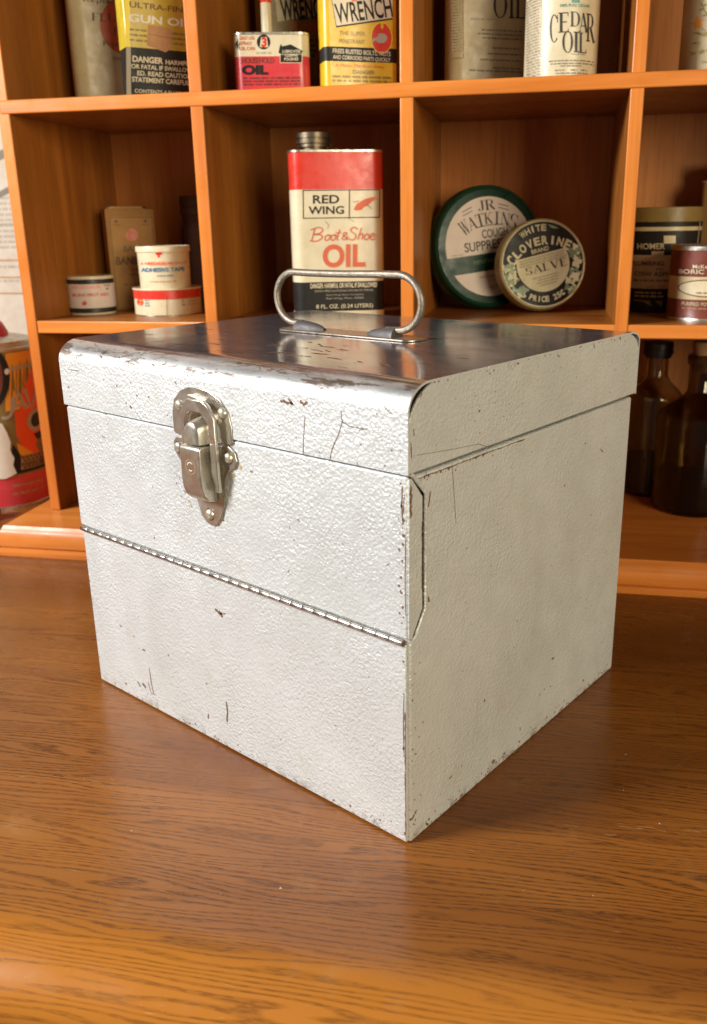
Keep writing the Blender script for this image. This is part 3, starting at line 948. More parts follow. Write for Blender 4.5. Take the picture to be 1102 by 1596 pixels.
for k in range(20):
    spot(mb, lambda a, b: (a, -.00132, b), (-.0012 - abs(rnd.gauss(0, .0016)), rnd.uniform(.115, .188)), rnd.uniform(.0003, .0009), M_rust, rnd)
for k in range(40):
    spot(mb, lambda a, b: (a, -.00132, b), (rnd.uniform(-.262, -.004), rnd.uniform(.116, .188)), rnd.uniform(.00012, .00032), M_rust, rnd)
join(flap, mb)

# piano hinge
hinge = MB()
hinge.tube([(-WD + .0006, -.0016, ZH), (-.0014, -.0016, ZH)], .0012, M_dark, 10)
hg = hinge.build('hinge', box, smooth=60)
NK = 33
x0, x1 = -WD + .0004, -.0012
st = (x1 - x0) / NK
for i in range(NK):
    mb = MB()
    a, b = x0 + i * st + .00013, x0 + (i + 1) * st - .00013
    mb.tube([(a, -.0016, ZH), (a + .0003, -.0016, ZH), (b - .0003, -.0016, ZH), (b, -.0016, ZH)], .0017, M_hinge, 14, radii=[.0016, .0017, .0017, .0016])
    mb.build('knuckle', hg, smooth=50)

# lid: a rolled sheet with end plates set inside it
def lid_path(off):
    ry, rz, by, bz = .0158, .0126, .013, .0066
    P = [(-OV + off, ZL)]
    for i in range(15):
        a = R(180 - 90 * i / 14)
        P.append((-OV + ry + (ry - off) * math.cos(a), ZT - rz + (rz - off) * math.sin(a)))
    for i in range(11):
        a = R(90 - 90 * i / 10)
        P.append((DP + OV - by + (by - off) * math.cos(a), ZT - bz + (bz - off) * math.sin(a)))
    P.append((DP + OV - off, ZL))
    return P
mb = MB()
op, ip = lid_path(0), lid_path(.0011)
n = len(op)
xa, xb = -WD - OV, OV
v, f = [], []
for x in (xa, xb):
    v += [(x, a, b) for a, b in op] + [(x, a, b) for a, b in ip]
for i in range(n - 1):
    f += [(i, i + 1, 2 * n + i + 1, 2 * n + i), (n + i, 3 * n + i, 3 * n + i + 1, n + i + 1)]
    f += [(i, n + i, n + i + 1, i + 1), (2 * n + i, 2 * n + i + 1, 3 * n + i + 1, 3 * n + i)]
f += [(0, 2 * n, 3 * n, n), (n - 1, 2 * n - 1, 4 * n - 1, 3 * n - 1)]
mb.add(v, f, M_lid)
lid = mb.build('lid', box, smooth=32)
ep = [(-OV + .0003, ZL + .0004)]
for i in range(11):
    a = R(180 - 90 * i / 10)
    ep.append((-OV + .0003 + .0245 * (1 + math.cos(a)), ZT - .0005 - .0225 + .0225 * math.sin(a)))
for i in range(9):
    a = R(90 - 90 * i / 8)
    ep.append((DP + OV - .0003 - .0185 + .0185 * math.cos(a), ZT - .0005 - .0140 + .0140 * math.sin(a)))
ep.append((DP + OV - .0003, ZL + .0004))
for sx in (1, -1):
    mb = MB()
    if sx > 0: mb.prism(ep, lambda a, b, d: (d, a, b), .0003, .00145, M_paint)
    else: mb.prism(ep, lambda a, b, d: (d, a, b), -WD - .00145, -WD - .0003, M_paint)
    e_ = mb.build('end_plate', lid, smooth=30, bevel=.0003)
    mb = MB()
    mb.prism(lid_path(.0013), lambda a, b, d: (d, a, b), *((-.0006, -.0002) if sx > 0 else (-WD + .0002, -WD + .0006)), M_dark)  # near-black sheet behind the end plate, paints the gap's shade
    join(e_, mb)
    if sx > 0:
        mb = MB()
        marks(mb, 'lidside', lambda a, b: (.00157, a, b))
        for k in range(34):
            spot(mb, lambda a, b: (.00157, a, b), (rnd.uniform(.02, .222), ZT - .0012 - abs(rnd.gauss(0, .0016))), rnd.uniform(.0002, .0006), M_rust, rnd)
        for k in range(40):
            spot(mb, lambda a, b: (.00157, a, b), (rnd.uniform(.012, .222), rnd.uniform(.194, .226)), rnd.uniform(.00012, .00035), M_rust, rnd)
        strip(mb, lambda a, b: (.00157, a, b), [(-.0006, .194), (-.0006, .20), (-.0007, .21)], .0005, M_rust, rnd, .8, 10)
        join(e_, mb)
mb = MB()
marks(mb, 'lid', lambda a, b: (a, -OV - .00012, b))
def on_roll(x, s):
    """s = 0..1 round the front roll"""
    a = R(180 - 90 * s)
    return (x, -OV + .0158 + (.0158 + .00015) * math.cos(a), ZT - .0126 + (.0126 + .00015) * math.sin(a))
def scuff(xc, sc, L, n, wd, seed):
    q = random.Random(seed)
    for k in range(n):
        x, s = xc + q.gauss(0, L), sc + q.gauss(0, .07)
        d = q.uniform(.004, .012) * q.choice((1, 1, -1))
        strip(mb, on_roll, [(x, s), (x + d * .5, s + q.uniform(-.05, .05)), (x + d, s + q.uniform(-.10, .10))], wd * q.uniform(.4, 1.2), M_rust, q, .7, 4)
scuff(-.215, .42, .008, 16, .0017, 1)
scuff(-.196, .36, .008, 12, .0015, 2)
scuff(-.172, .36, .008, 9, .0012, 3)
scuff(-.180, .60, .020, 10, .0010, 13)
scuff(-.090, .70, .025, 16, .0010, 14)
scuff(-.040, .75, .02, 10, .0009, 15)
scuff(-.13, .78, .03, 12, .0009, 16)
scuff(-.238, .62, .004, 2, .0010, 4)
scuff(-.112, .46, .008, 5, .0009, 5)
scuff(-.150, .30, .006, 3, .0012, 6)
strip(mb, on_roll, [(-.085, .62), (-.074, .56), (-.064, .53), (-.055, .54), (-.046, .51)], .0016, M_rust, random.Random(8), .7, 6)
strip(mb, on_roll, [(-.098, .70), (-.090, .66), (-.083, .60)], .0012, M_rust, random.Random(9), .8, 6)
q = random.Random(12)
for k in range(64):                                      # dark scratches across the bare top
    x, y = q.gauss(-.11, .06), .018 + abs(q.gauss(0, .036))
    if not -.25 < x < -.02: continue
    if y > .21: continue
    L = q.uniform(.003, .013)
    an = q.gauss(.1, .22)
    strip(mb, lambda a, b: (a, b, ZT + .00012), [(x, y), (x + L * .5 * math.cos(an), y + L * .5 * math.sin(an) + q.uniform(-.0006, .0006)), (x + L * math.cos(an), y + L * math.sin(an))], q.uniform(.0003, .0013), M_rust, q, .8, 3)
for k in range(90):
    x, s = q.uniform(-.262, -.002), min(1, max(0, q.gauss(.45, .3)))
    strip(mb, on_roll, [(x, s), (x + q.uniform(-.0012, .0012), s + q.uniform(.0, .05))], q.uniform(.0002, .0007), M_rust, q, .5, 2)
for k in range(44):
    spot(mb, lambda a, b: (a, -OV - .00012, b), (q.uniform(-.262, -.002), q.uniform(ZL + .002, ZT - .013)), q.uniform(.00015, .0005), M_rust, q)
join(lid, mb)

# handle
mb = MB()
pl = []
for cx, a0 in ((-.0855, -90), (-.1815, 90)):
    for i in range(9):
        a = R(a0 + 180 * i / 8)
        pl.append((cx + .0075 * math.cos(a), .1150 + .0105 * math.sin(a)))
mb.prism(pl, lambda a, b, d: (a, b, d), ZT + .0001, ZT + .0013, M_plate)
hplate = mb.build('handle_plate', box, smooth=35, bevel=.0004)
for cx, sgn in ((-.1650, 1), (-.1075, -1)):                # domed sockets the wire turns in
    mb = MB()
    rings = []
    for k in range(8):
        t = k / 7
        rad = .0050 * math.sqrt(max(0, 1 - (t * .98) ** 1.7)) + .0004
        xx = cx - sgn * .011 + sgn * .022 * t
        rings.append([(xx, .115 + rad * 1.05 * math.cos(PI * i / 10), ZT + .0012 + rad * math.sin(PI * i / 10)) for i in range(11)])
    v = [p for r_ in rings for p in r_]
    mb.add(v, [(a * 11 + i, a * 11 + i + 1, a * 11 + 12 + i, a * 11 + 11 + i) for a in range(7) for i in range(10)] + [tuple(range(11))], M_dull)
    mb.build('socket', hplate, smooth=60)
wire = [(-.172, .115, ZT + .0046), (-.1775, .115, ZT + .0047)]
def arcpts(cx, cz, rx, rz, a0, a1, n):
    return [(cx + rx * math.cos(R(a0 + (a1 - a0) * i / n)), .115, cz + rz * math.sin(R(a0 + (a1 - a0) * i / n))) for i in range(n + 1)]
wire += arcpts(-.1790, .2514, .0160, .0158, 265, 95, 16)
wire += [(-.165, .115, .2668), (-.14, .115, .2668), (-.11, .115, .2674)]
wire += arcpts(-.0955, .2517, .0168, .0158, 85, -85, 16)
wire += [(-.0990, .115, ZT + .0047), (-.104, .115, ZT + .0046)]
mb = MB()
mb.tube(wire, .0022, M_wire, 14)
mb.build('handle', box, smooth=60)

# draw latch
latch = MB()
fr = lambda a, b, d: (a, -d, b)
sp = [(-.1580, .1900), (-.1578, .2005), (-.1556, .2075), (-.1500, .2128), (-.1432, .2153), (-.1366, .2160), (-.1268, .2150), (-.1182, .2114), (-.1128, .2062), (-.1107, .1985), (-.1107, .1900), (-.1122, .1886), (-.1205, .1880), (-.1460, .1884), (-.1566, .1886)]
latch.prism(sp, fr, .0016, .0027, M_nickel)
strike = latch.build('strike_plate', lid, smooth=35, bevel=.0004)
bp = [(-.1590, .1842), (-.1566, .1868), (-.1516, .1872), (-.1199, .1872), (-.1139, .1879), (-.1095, .1850), (-.1081, .1802), (-.1100, .1768), (-.1146, .1743), (-.1180, .1690), (-.1192, .1617), (-.1206, .1545), (-.1235, .1470), (-.1278, .1420), (-.1318, .1408), (-.1360, .1420), (-.1398, .1455), (-.1430, .1540), (-.1455, .1640), (-.1490, .1715), (-.1550, .1745), (-.1592, .1795)]
mb = MB()
mb.prism(bp, fr, .0016, .0026, M_nickel)
lbase = mb.build('latch_plate', flap, smooth=35, bevel=.0004)
def rivet(x, z, par, r=.0031):
    mb = MB()
    prof = [(0, .0017), (.55, .0016), (.85, .0010), (1, 0), (1.12, 0), (1.16, -.0004)]
    n = 20
    v, f = [], []
    for rr, h in prof:
        for i in range(n):
            a = 2 * PI * i / n
            v.append((x + r * rr * math.cos(a) if rr else x, -.0026 - h, z + r * rr * math.sin(a) if rr else z))
    for k in range(len(prof) - 1):
        for i in range(n):
            j = (i + 1) % n
            f.append((k * n + i, k * n + j, (k + 1) * n + j, (k + 1) * n + i))
    mb.add(v, f, M_nickel2)
    mb.build('rivet', par, smooth=50)
for x, z in ((-.1512, .2047), (-.1167, .2045)): rivet(x, z, strike)
for x, z in ((-.1143, .1815), (-.1547, .1812), (-.1325, .1473)): rivet(x, z, lbase)
# pressed-out hook the loop drops over
mb = MB()
rg = []
for k in range(7):
    t = k / 6
    hw = .0062 * (1 - .18 * t)
    top = .2020 - .0030 * t
    yy = .0026 + .0092 * math.sin(t * PI / 2)
    o_ = [(-.1305 - hw, .1880), (-.1305 - hw, top - .0058)]
    o_ += [(-.1305 + hw * math.cos(R(180 - 180 * i / 10)), top - .0058 + .0058 * math.sin(R(180 - 180 * i / 10))) for i in range(1, 10)]
    o_ += [(-.1305 + hw, top - .0058), (-.1305 + hw, .1880)]
    rg.append([(a - .0016 * t, -yy, b) for a, b in o_])
rg.append([((a + .132) * .80 - .132, y - .0004, (b - .19) * .86 + .19) for a, y, b in rg[-1]])
mb.rings(rg, [M_nickel] * 7, None, M_nickel)
mb.build('hook', strike, smooth=50)
# small turned-up tab above the loop
mb = MB()
mb.add([(-.1400, -.0027, .2118), (-.1290, -.0027, .2098), (-.1300, -.0062, .2106), (-.1390, -.0064, .2122), (-.1330, -.0027, .2072), (-.1325, -.0034, .2078)], [(0, 1, 2, 3), (0, 3, 5, 4), (3, 2, 5), (2, 1, 4, 5)], M_nickel)
mb.build('tab', strike, smooth=0)
# loop: flat wire frame round hook and lever
outer = [(-.1448, .1625), (-.1448, .2015), (-.1412, .2082), (-.1375, .2108), (-.1255, .2108), (-.1215, .2082), (-.1172, .2020), (-.1172, .1720), (-.1186, .1660), (-.1186, .1625)]
inner = [(-.1408, .1625), (-.1408, .1985), (-.1388, .2020), (-.1360, .2042), (-.1275, .2042), (-.1248, .2022), (-.1218, .1985), (-.1218, .1740), (-.1222, .1665), (-.1222, .1625)]
mb = MB()
n = len(outer)
def lp(p, d): return (p[0], -d - (.0035 if p[1] > .17 else .0020), p[1])
v = [lp(p, .0024) for p in outer] + [lp(p, .0024) for p in inner] + [lp(p, .0048) for p in outer] + [lp(p, .0048) for p in inner]
f = []
for i in range(n - 1):
    f += [(i, i + 1, n + i + 1, n + i), (2 * n + i, 3 * n + i, 3 * n + i + 1, 2 * n + i + 1), (i, 2 * n + i, 2 * n + i + 1, i + 1), (n + i, n + i + 1, 3 * n + i + 1, 3 * n + i)]
f += [(0, n, 3 * n, 2 * n), (n - 1, 3 * n - 1, 4 * n - 1, 2 * n - 1)]
mb.add(v, f, M_nickel)
mb.build('latch_loop', lbase, smooth=30, bevel=.0005, bseg=3)
# lever: folded channel with a rounded toe
side = [(.0030, .1870), (.0122, .1872), (.0134, .1860), (.0136, .1690), (.0132, .1645), (.0118, .1605), (.0090, .1575), (.0050, .1562), (.0028, .1560), (.0028, .1600)]
mb = MB()
mb.prism(side, lambda a, b, d: (d, -a, b), -.1400, -.1243, M_nickel)
lever = mb.build('latch_lever', lbase, smooth=28, bevel=.0010, bseg=3)
mb = MB()
cx, cz = -.1318, .1763
for k in range(26):
    if k in (6, 19): continue
    a = 2 * PI * k / 26
    p = [(cx + .0036 * math.cos(a), cz + .0036 * math.sin(a)), (cx + .0041 * math.cos(a + .12), cz + .0041 * math.sin(a + .12))]
    strip(mb, lambda x, z: (x, -.01372, z), p, .00042, M_stamp, rnd, .3, 1)
for a0, a1, rr in ((40, 170, .0024), (230, 310, .0021)):
    P = [(cx + rr * math.cos(R(a0 + (a1 - a0) * i / 10)), cz + rr * math.sin(R(a0 + (a1 - a0) * i / 10))) for i in range(11)]
    strip(mb, lambda x, z: (x, -.01372, z), P, .00055, M_stamp, rnd, .2, 1)
mb.build('stamp', lever, smooth=0, weld=False)

# wear on the table top: dry scuffs, a dull ring of spilt varnish, specks of dust
M_scuff = ink('dry_scuff', (.33, .155, .055), .7, .15, .5)
M_speck = ink('pale_speck', (.60, .50, .38), .8, .15, .2)
mb = MB()
q = random.Random(21)
on_top = lambda a, b: (a, b, .00012)
for x, y, n, sx, sy, L in ((-.190, -.311, 26, .016, .0022, .007), (.0647, -.273, 20, .004, .0035, .004), (-.0703, -.2345, 8, .02, .004, .005), (.102, -.302, 14, .03, .004, .010), (-.29, -.20, 12, .04, .01, .008), (.16, -.26, 12, .03, .012, .006), (-.0926, -.385, 10, .03, .006, .010), (.03, -.34, 12, .05, .02, .006)):
    for k in range(n):
        a, b = x + q.gauss(0, sx), y + q.gauss(0, sy)
        d = q.gauss(0, L)
        strip(mb, on_top, [(a, b), (a + d * .5, b + q.gauss(0, .0004)), (a + d, b + q.gauss(0, .0009))], q.uniform(.00015, .0006), M_scuff, q, .7, 3)
for a, b in [(-.1417, -.3464), (-.0855, -.2727)] + [(q.uniform(-.4, .25), q.uniform(-.38, -.05)) for k in range(26)]:
    spot(mb, on_top, (a, b), q.uniform(.0002, .0006), M_speck, q)
join(table, mb)

# ================================================================== THE TINS AND BOTTLES
# ---- top row, first cell
c = (185, 75, 193.9, 170.9, .000579, .0005386)
t_ = thing('oil_can', 'cream oblong can with an orange-red spot, half hidden behind the gun oil can', 'can', (-.5340, .2527, ZA), 1.0917)
tin_body(t_, .083, .034, .013, [(0, M_creamd), (.03, M_creamd), (.165, M_creamd)])
screw_cap(t_, -.018, .017, .165, .010, .012, M_tin)
a = flat_art(*c)
a.ell(199, 38, 43, 46, M_redb)
a.text('Replaces', 131, -3, 196, 8, M_brown)
a.text('FLUID', 143, 21, 203, 33, M_brown, serif=True)
a.text('FILL', 176, 41, 213, 53, M_brown, serif=True)
a.text('Protects', 161, 63, 213, 71, M_brown, bold=.01)
a.text('ONE PINT', 175, 87, 212, 92, M_brown)
a.done(t_)

c = (252, 75, 258.4, 154.6, .0005633, .0004987)
t_ = thing('oil_can', 'yellow and black gun oil can with a torn price sticker in the top left cell', 'can', (-.4495, .2364, ZA), 1.2242)
zb = (154.6 - 76) * .0004987
tin_body(t_, .061, .024, .0032, [(0, M_black), (zb, M_olive), (.135, M_olive)])
screw_cap(t_, 0, .012, .135, .008, .012, M_red)
a = flat_art(*c)
a.rect(196.5, -60, 204, 76, M_yellow2, 2)
a.rect(197.5, 76, 204.5, 153, M_greyl, 2)
a.text('ULTRA-FINE', 203, 6.5, 294, 15.5, M_brown, bold=.012)
a.text('GUN OIL', 201.5, 25, 298, 37.5, M_white, bold=.03)
for k, y in enumerate((49, 57, 65)):
    a.micro(203, 297, y, 3.0, M_brown, k)
a.poly([(231, 39), (269, 42), (268, 72), (258, 80), (229, 71)], M_sticker)
a.line([(231, 53), (250, 56), (268, 57)], .8, M_brown)
a.text('DANGER', 207, 89, 254, 99, M_cream, bold=.035)
a.text('HARMFUL', 258, 91.5, 302, 99, M_cream, bold=.03)
a.text('OR FATAL IF SWALLOW-', 205, 102, 303, 109, M_cream, bold=.025)
a.text('ED. READ CAUTION', 214, 112, 300, 119.5, M_cream, bold=.025)
a.text('STATEMENT CAREFULLY', 206, 122, 306, 130, M_cream, bold=.025)
a.text('CONTENTS 4 FLUID OZ.', 210, 141, 300, 147, M_cream, bold=.01)
a.done(t_)

# ---- top row, second cell
c = (423, 95, 425.3, 146.0, .0005375, .0004886)
t_ = thing('oil_can', 'small cream and red household oil can with a black house emblem', 'can', (-.3602, .2799, ZA), .7301)
hz = (146 - 50) * .0004886
tin_body(t_, .0635, .024, .009, [(0, M_pink), ((146 - 87) * .0004886, M_cream), (hz, M_cream)])
mb = MB()
mb.lathe([(.0046, hz - .001, M_cream), (.0044, hz + .024, M_red), (.0047, hz + .0245, M_red), (.0040, hz + .034, M_red), (0, hz + .034, M_red)], 28, (-.0035, .012))
mb.build('spout', t_, smooth=40)
a = flat_art(*c)
a.ell(411, 65, 10.5, 11.5, M_black)
a.poly([(407, 57.5), (416, 57.5), (418, 73), (405, 73)], M_cream)
a.text('3', 407.5, 57.5, 416, 73, M_red, bold=.05)
a.text('IN ONE OIL', 400, 80.5, 424, 83.5, M_grey)
a.poly([(436, 72), (437, 71), (437, 69), (439, 69), (439, 72), (453, 69), (473, 80), (470, 81), (470.5, 97), (437, 96), (437, 83), (434, 82)], M_black)
a.frame(436.4, 84, 471.3, 98, .8, M_cream)
for k, s_ in enumerate(('LUBRICATES', 'CLEANS', 'POLISHES')):
    a.text(s_, 440 + (0, 4, 3)[k], 77.5 + 6 * k, 468 - (0, 4, 3)[k], 82 + 6 * k, M_cream, bold=.02)
a.poly([(367, 68), (371.5, 60), (371.5, 77)], M_black)
for k, s_ in enumerate(('EASY USE', 'SPRAY', 'OIL CAN')):
    a.text(s_, 374, 56 + 8 * k, 397 - 4 * (k == 1), 61.5 + 8 * k, M_redb, bold=.015)
a.text('HOUSEHOLD', 377, 89, 427, 98, M_maroon, bold=.015)
a.text('OIL', 377, 100.5, 418, 116, M_black, bold=.06)
for k, y in enumerate((121, 126, 131)):
    a.micro(379, 469, y, 3.2, M_maroon, k)
a.done(t_)

c = (452, 40, 457.0, 164.7, .0006056, .0005252)
t_ = thing('oil_can', 'dim yellow can partly hidden behind the small red household oil can', 'can', (-.4034, .3474, ZA), 1.0585)
tin_body(t_, .052, .027, .005, [(0, M_khaki), (.03, M_khaki), (.142, M_khaki)])
screw_cap(t_, 0, .0135, .142, .007, .012, M_cap)
a = flat_art(*c)
a.poly([(424, -40), (496, -50), (496, 18), (433, 32)], M_creamd)
a.text('WRENCH', 437, -8, 512, 26, M_black, bold=.035, rot=7)
a.text('SUPER', 452, 31, 500, 43, M_redb, bold=.02)
for k in range(4): a.micro(450, 494, 58 + k * 8, 4, M_black, k)
a.done(t_)

c = (563, 70, 564.3, 144.2, .0005532, .0004843)
t_ = thing('oil_can', 'bright yellow can with a tilted cream panel and red circle emblem', 'can', (-.3024, .3288, ZA), .9507)
tin_body(t_, .064, .025, .0055, [(0, M_yellow), (.0235, M_black), (.0345, M_yellow), (.148, M_yellow)])
screw_cap(t_, 0, .0125, .148, .008, .012, M_cap)
a = flat_art(*c)
a.poly([(512.5, -30), (611.5, -52), (611.5, 27.5), (524.5, 43.5)], M_black)
a.poly([(513, -32), (611.5, -54), (611.5, 25), (525, 41)], M_cream)
a.text('WRENCH', 523, 0, 611, 31, M_black, bold=.018, rot=9.5)
a.ell(552, -1, 5, 4, M_red)
a.text('THE SUPER', 529, 48.5, 569, 55, M_khaki)
a.text('PENETRANT', 529, 61, 568, 67.5, M_khaki)
a.ell(595, 57, 17, 24.5, M_yellow2); a.ell(595, 57, 16, 23.5, M_red)
a.ell(595.5, 38, 2.2, 5, M_yellow)
a.poly([(590, 50), (599, 50), (604, 55), (603, 61), (597, 65), (590, 65), (586, 61), (579, 65), (580, 59), (588, 56)], M_greyl)
a.text('FREES RUSTED BOLTS, NUTS', 519, 77, 609, 85.5, M_cream, bold=.015, rot=-1.5)
a.text('AND CORRODED PARTS QUICKLY', 519, 87, 609, 94.5, M_cream, bold=.015, rot=-1.5)
a.text('It Melts The Rust Away', 523, 99.5, 600, 106, M_orred, shear=.3)
a.text('DANGER', 550, 108.5, 584, 115, M_khaki, bold=.02)
for k, y in enumerate((119.5, 126)): a.micro(518, 609, y, 3.6, M_khaki, k)
a.done(t_)

# ---- top row, third cell
c = (765, 60, 763.0, 148.7, .0005744, .0005001)
t_ = thing('oil_can', 'flat cream can with printed side panel behind the round cedar oil bottle', 'can', (-.2351, .4230, ZA), .8519)
tin_body(t_, .072, .030, .012, [(0, M_creamd), (.03, M_creamd), (.165, M_creamd)])
screw_cap(t_, 0, .015, .165, .010, .013, M_white)
a = flat_art(*c)
a.text('OIL', 769, -14, 819, 26.5, M_ink, serif=True)
a.text('Aceite de Cedro', 733, 26.5, 771, 30, M_grey)
for k, (x0_, x1_, y) in enumerate(((751, 812, 45), (745, 812, 51), (752, 812, 57.5), (768, 810, 73), (760, 812, 82), (749, 812, 91.5), (769, 812, 104.5), (731, 812, 108.5))):
    a.micro(x0_, x1_, y, 2.4, M_ink, k, .03)
a.frame(703.5, -30, 723, 90, .8, M_brown)
for k in range(20): a.micro(705, 721, -10 + k * 4.6, 1.9, M_greyl, k)
a.done(t_)

c = (875, 60, 872.3, 121.9, .0004856, .0004459)
t_ = thing('bottle', 'round white cedar oil bottle with tall black lettering and green emblem', 'bottle', (-.1435, .3809, ZA), .5014)
RB = 59.5 * .0004856
mb = MB()
mb.lathe([(0, 0, M_white), (RB - .002, 0, M_white), (RB, .002, M_cream), (RB, .135, M_cream), (RB * .9, .143, M_white), (RB * .5, .150, M_white), (RB * .45, .154, M_white), (0, .154, M_white)], 64, (0, RB))
mb.build('body', t_, smooth=40)
screw_cap(t_, 0, RB, .151, .0125, .018, M_blackcap)
a = cyl_art(875, 60, 872.3, 121.9, 59.5, RB, .0004459)
a.rect(891, -12, 903, 4.5, M_teal, 3); a.rect(886, -20, 908, -8, M_teal, 4)
a.text('100% PURE CEDAR', 873, 6, 919, 10.5, M_teal, bold=.01)
for ch, x0_, x1_, y0_, y1_ in (('C', 857, 869.5, 21, 65), ('E', 870.5, 886, 19, 50), ('D', 888.5, 904, 18, 41), ('A', 902, 917, 19, 50), ('R', 914, 928, 19.5, 65)):
    a.text(ch, x0_, y0_, x1_, y1_, M_ink, serif=True)
a.text('O', 876.5, 48, 893, 82, M_ink, serif=True)
a.text('I', 894, 49, 902, 81, M_ink, serif=True)
a.text('L', 902, 50, 914, 82, M_ink, serif=True)
a.text('Aceite de Cedro', 890, 82.5, 913, 85, M_grey)
for k, (x0_, x1_, y) in enumerate(((855, 925, 94), (858, 926, 98.5), (873, 905, 102.5), (865, 880, 109), (889, 900, 109), (906, 916, 109), (866, 917, 114))):
    a.micro(x0_, x1_, y, 2.1, M_grey, k)
for k in range(27): a.micro(820, 842, -8 + k * 4.7, 2.0, M_grey, k, -.1)
a.line([(844, -40), (844, 125)], .8, M_greyl)
a.done(t_)

# ---- top row, right cell
t_ = thing('bottle', 'pale cream bottle printed with an orange flower and green leaves', 'bottle', (-.0485, .4516, ZA), .3514)
RB = 60 * .0004602
mb = MB()
mb.lathe([(0, 0, M_cream), (RB - .0015, 0, M_cream), (RB, .002, M_cream), (RB, .130, M_cream), (RB * .6, .145, M_cream), (0, .146, M_cream)], 64, (0, RB))
mb.build('body', t_, smooth=40)
screw_cap(t_, 0, RB, .1455, .012, .02, M_white)
a = cyl_art(1118, 60, 1112.8, 116.3, 60, RB, .0004422)
for k in range(5):
    an = R(90 + 72 * k + 8)
    px_, py_ = 1088 + 6 * math.cos(an), 31 - 6.5 * math.sin(an)
    a.poly([(1088 + 2 * math.cos(an + 1.4), 31 - 2 * math.sin(an + 1.4)), (px_ + 2.5 * math.cos(an + 1.2), py_ - 2.5 * math.sin(an + 1.2)), (1088 + 11 * math.cos(an), 31 - 12.5 * math.sin(an)), (px_ + 2.5 * math.cos(an - 1.2), py_ - 2.5 * math.sin(an - 1.2)), (1088 + 2 * math.cos(an - 1.4), 31 - 2 * math.sin(an - 1.4))], M_orange)
a.ell(1088, 31, 4, 4, M_orange)
a.poly([(1078, 45), (1086, 45), (1094, 48), (1103, 47), (1110, 50), (1103, 54), (1095, 53), (1087, 47)], M_olivel)
a.line([(1094, 40), (1101, 46)], .8, M_olivel)
a.line([(1094, 0), (1097, 8), (1101, 18), (1108, 26)], 1.2, M_olivel, True)
for (x, y, d) in ((1096, 6, 1), (1098, 12, -1), (1101, 19, 1), (1103, 22, -1)):
    a.ell(x + 3.5 * d, y - 1.5, 3.2, 1.5, M_olivel, n=10)
for x, y, q0, q1 in ((1074, 75, 6, 2), (1082, 76, 2, 5), (1077, 81, 6, -3), (1090, 78, 5, -2), (1095, 74, 3, 4), (1092, 81, 5, -3), (1101, 76, 5, 2), (1080, 62, 5, 0), (1084, 64, 2, -3), (1090, 62, 1, 3)):
    a.line([(x, y), (x + q0, y + q1)], 1.6, M_olivel)
a.text('Lu', 1094.5, 91.5, 1101, 96, M_grey)
a.text('Lotion', 1103, 91.5, 1120, 96, M_grey)
a.done(t_)

# ---- middle row, first cell
c = (208, 400, 215.8, 482.1, .0006426, .0006348)
t_ = thing('carton', 'tall tan bandage carton with a small red seal behind the tape tin', 'carton', (-.5611, .2663, ZB), 1.0966)
wx, hz = .0485, (482.1 - 325) * .0006348
mb = MB()
mb.box(-wx / 2, wx / 2, 0, .030, 0, hz, M_tan)
mb.build('body', t_, smooth=0, bevel=.0008)
mb = MB()
mb.prism([(-wx / 2 + .002, 0), (-wx / 2 + .007, .0022), (wx / 2 - .012, .0022), (wx / 2 - .0095, 0)], lambda p, q_, d: (p, d, hz + q_), .002, .0030, M_tanl)
mb.prism([(-wx / 2 + .004, 0), (-wx / 2 + .006, .0030), (wx / 2 - .004, .0030), (wx / 2 - .002, 0)], lambda p, q_, d: (p, d, hz + q_), .027, .0285, M_black)
mb.build('flap', t_, smooth=0)
a = flat_art(*c)
a.poly([(171.5, 337), (236, 336), (245, 475), (184, 478)], M_tanl)
a.frame(172, 337.5, 236, 339, .8, M_brown)
a.line([(171.8, 338), (184, 477)], .7, M_brown); a.line([(236, 338), (246, 474)], .7, M_brown)
a.ring(205.5, 365, 9.3, 9.3, 3.2, M_redb); a.ell(205.5, 365, 5.2, 5.2, M_redb)
for x in (181, 226):
    a.ell(x, 344, 3, 2.6, M_brown, n=12); a.micro(x - 5, x + 6, 349.5, 2, M_brown, 3)
a.text('BAND', 192, 381, 226, 391, M_brown, bold=.02)
a.text('BANDAGE', 180, 398, 246, 411, M_brown, bold=.035)
for k, (x0_, x1_, y) in enumerate(((204, 238, 419), (202, 236, 426), (192, 240, 442))): a.micro(x0_, x1_, y, 2.6, M_brown, k)
a.done(t_)

c = (143, 460, 146.4, 490.9, .0005987, .0006126)
t_ = thing('tin', 'small round tin with black rims and pale label, left of the tan carton', 'tin', (-.5488, .2053, ZB), 1.0037)
RB = 38 * .0005987
hz = (490.9 - 431) * .0006126
mb = MB()
mb.lathe([(0, 0, M_cream), (RB * .96, 0, M_cream), (RB * .97, .0018, M_navy), (RB, .0025, M_navy), (RB, .0065, M_tinpink), (RB, hz - .0075, M_tinpink), (RB * .985, hz - .0072, M_navy), (RB * .985, hz - .003, M_navy), (RB * 1.005, hz - .0028, M_cream), (RB * .98, hz, M_cream), (0, hz, M_cream)], 56, (0, RB))
mb.build('body', t_, smooth=35)
a = cyl_art(143, 460, 146.4, 490.9, 38, RB, .0006126)
a.text('MERCUROCHROME', 112, 445, 157, 450, M_orred)
a.text('BABY', 162, 444, 172, 447.5, M_brown)
a.text('BURN FIRST AID', 113, 457, 169, 462, M_redb, bold=.03)
a.rect(130, 468.5, 133.5, 476, M_redb, 2); a.rect(128, 470.5, 135.5, 474, M_redb, 2)
a.ell(167, 451, 2, 1.5, M_brown, n=10)
a.done(t_)

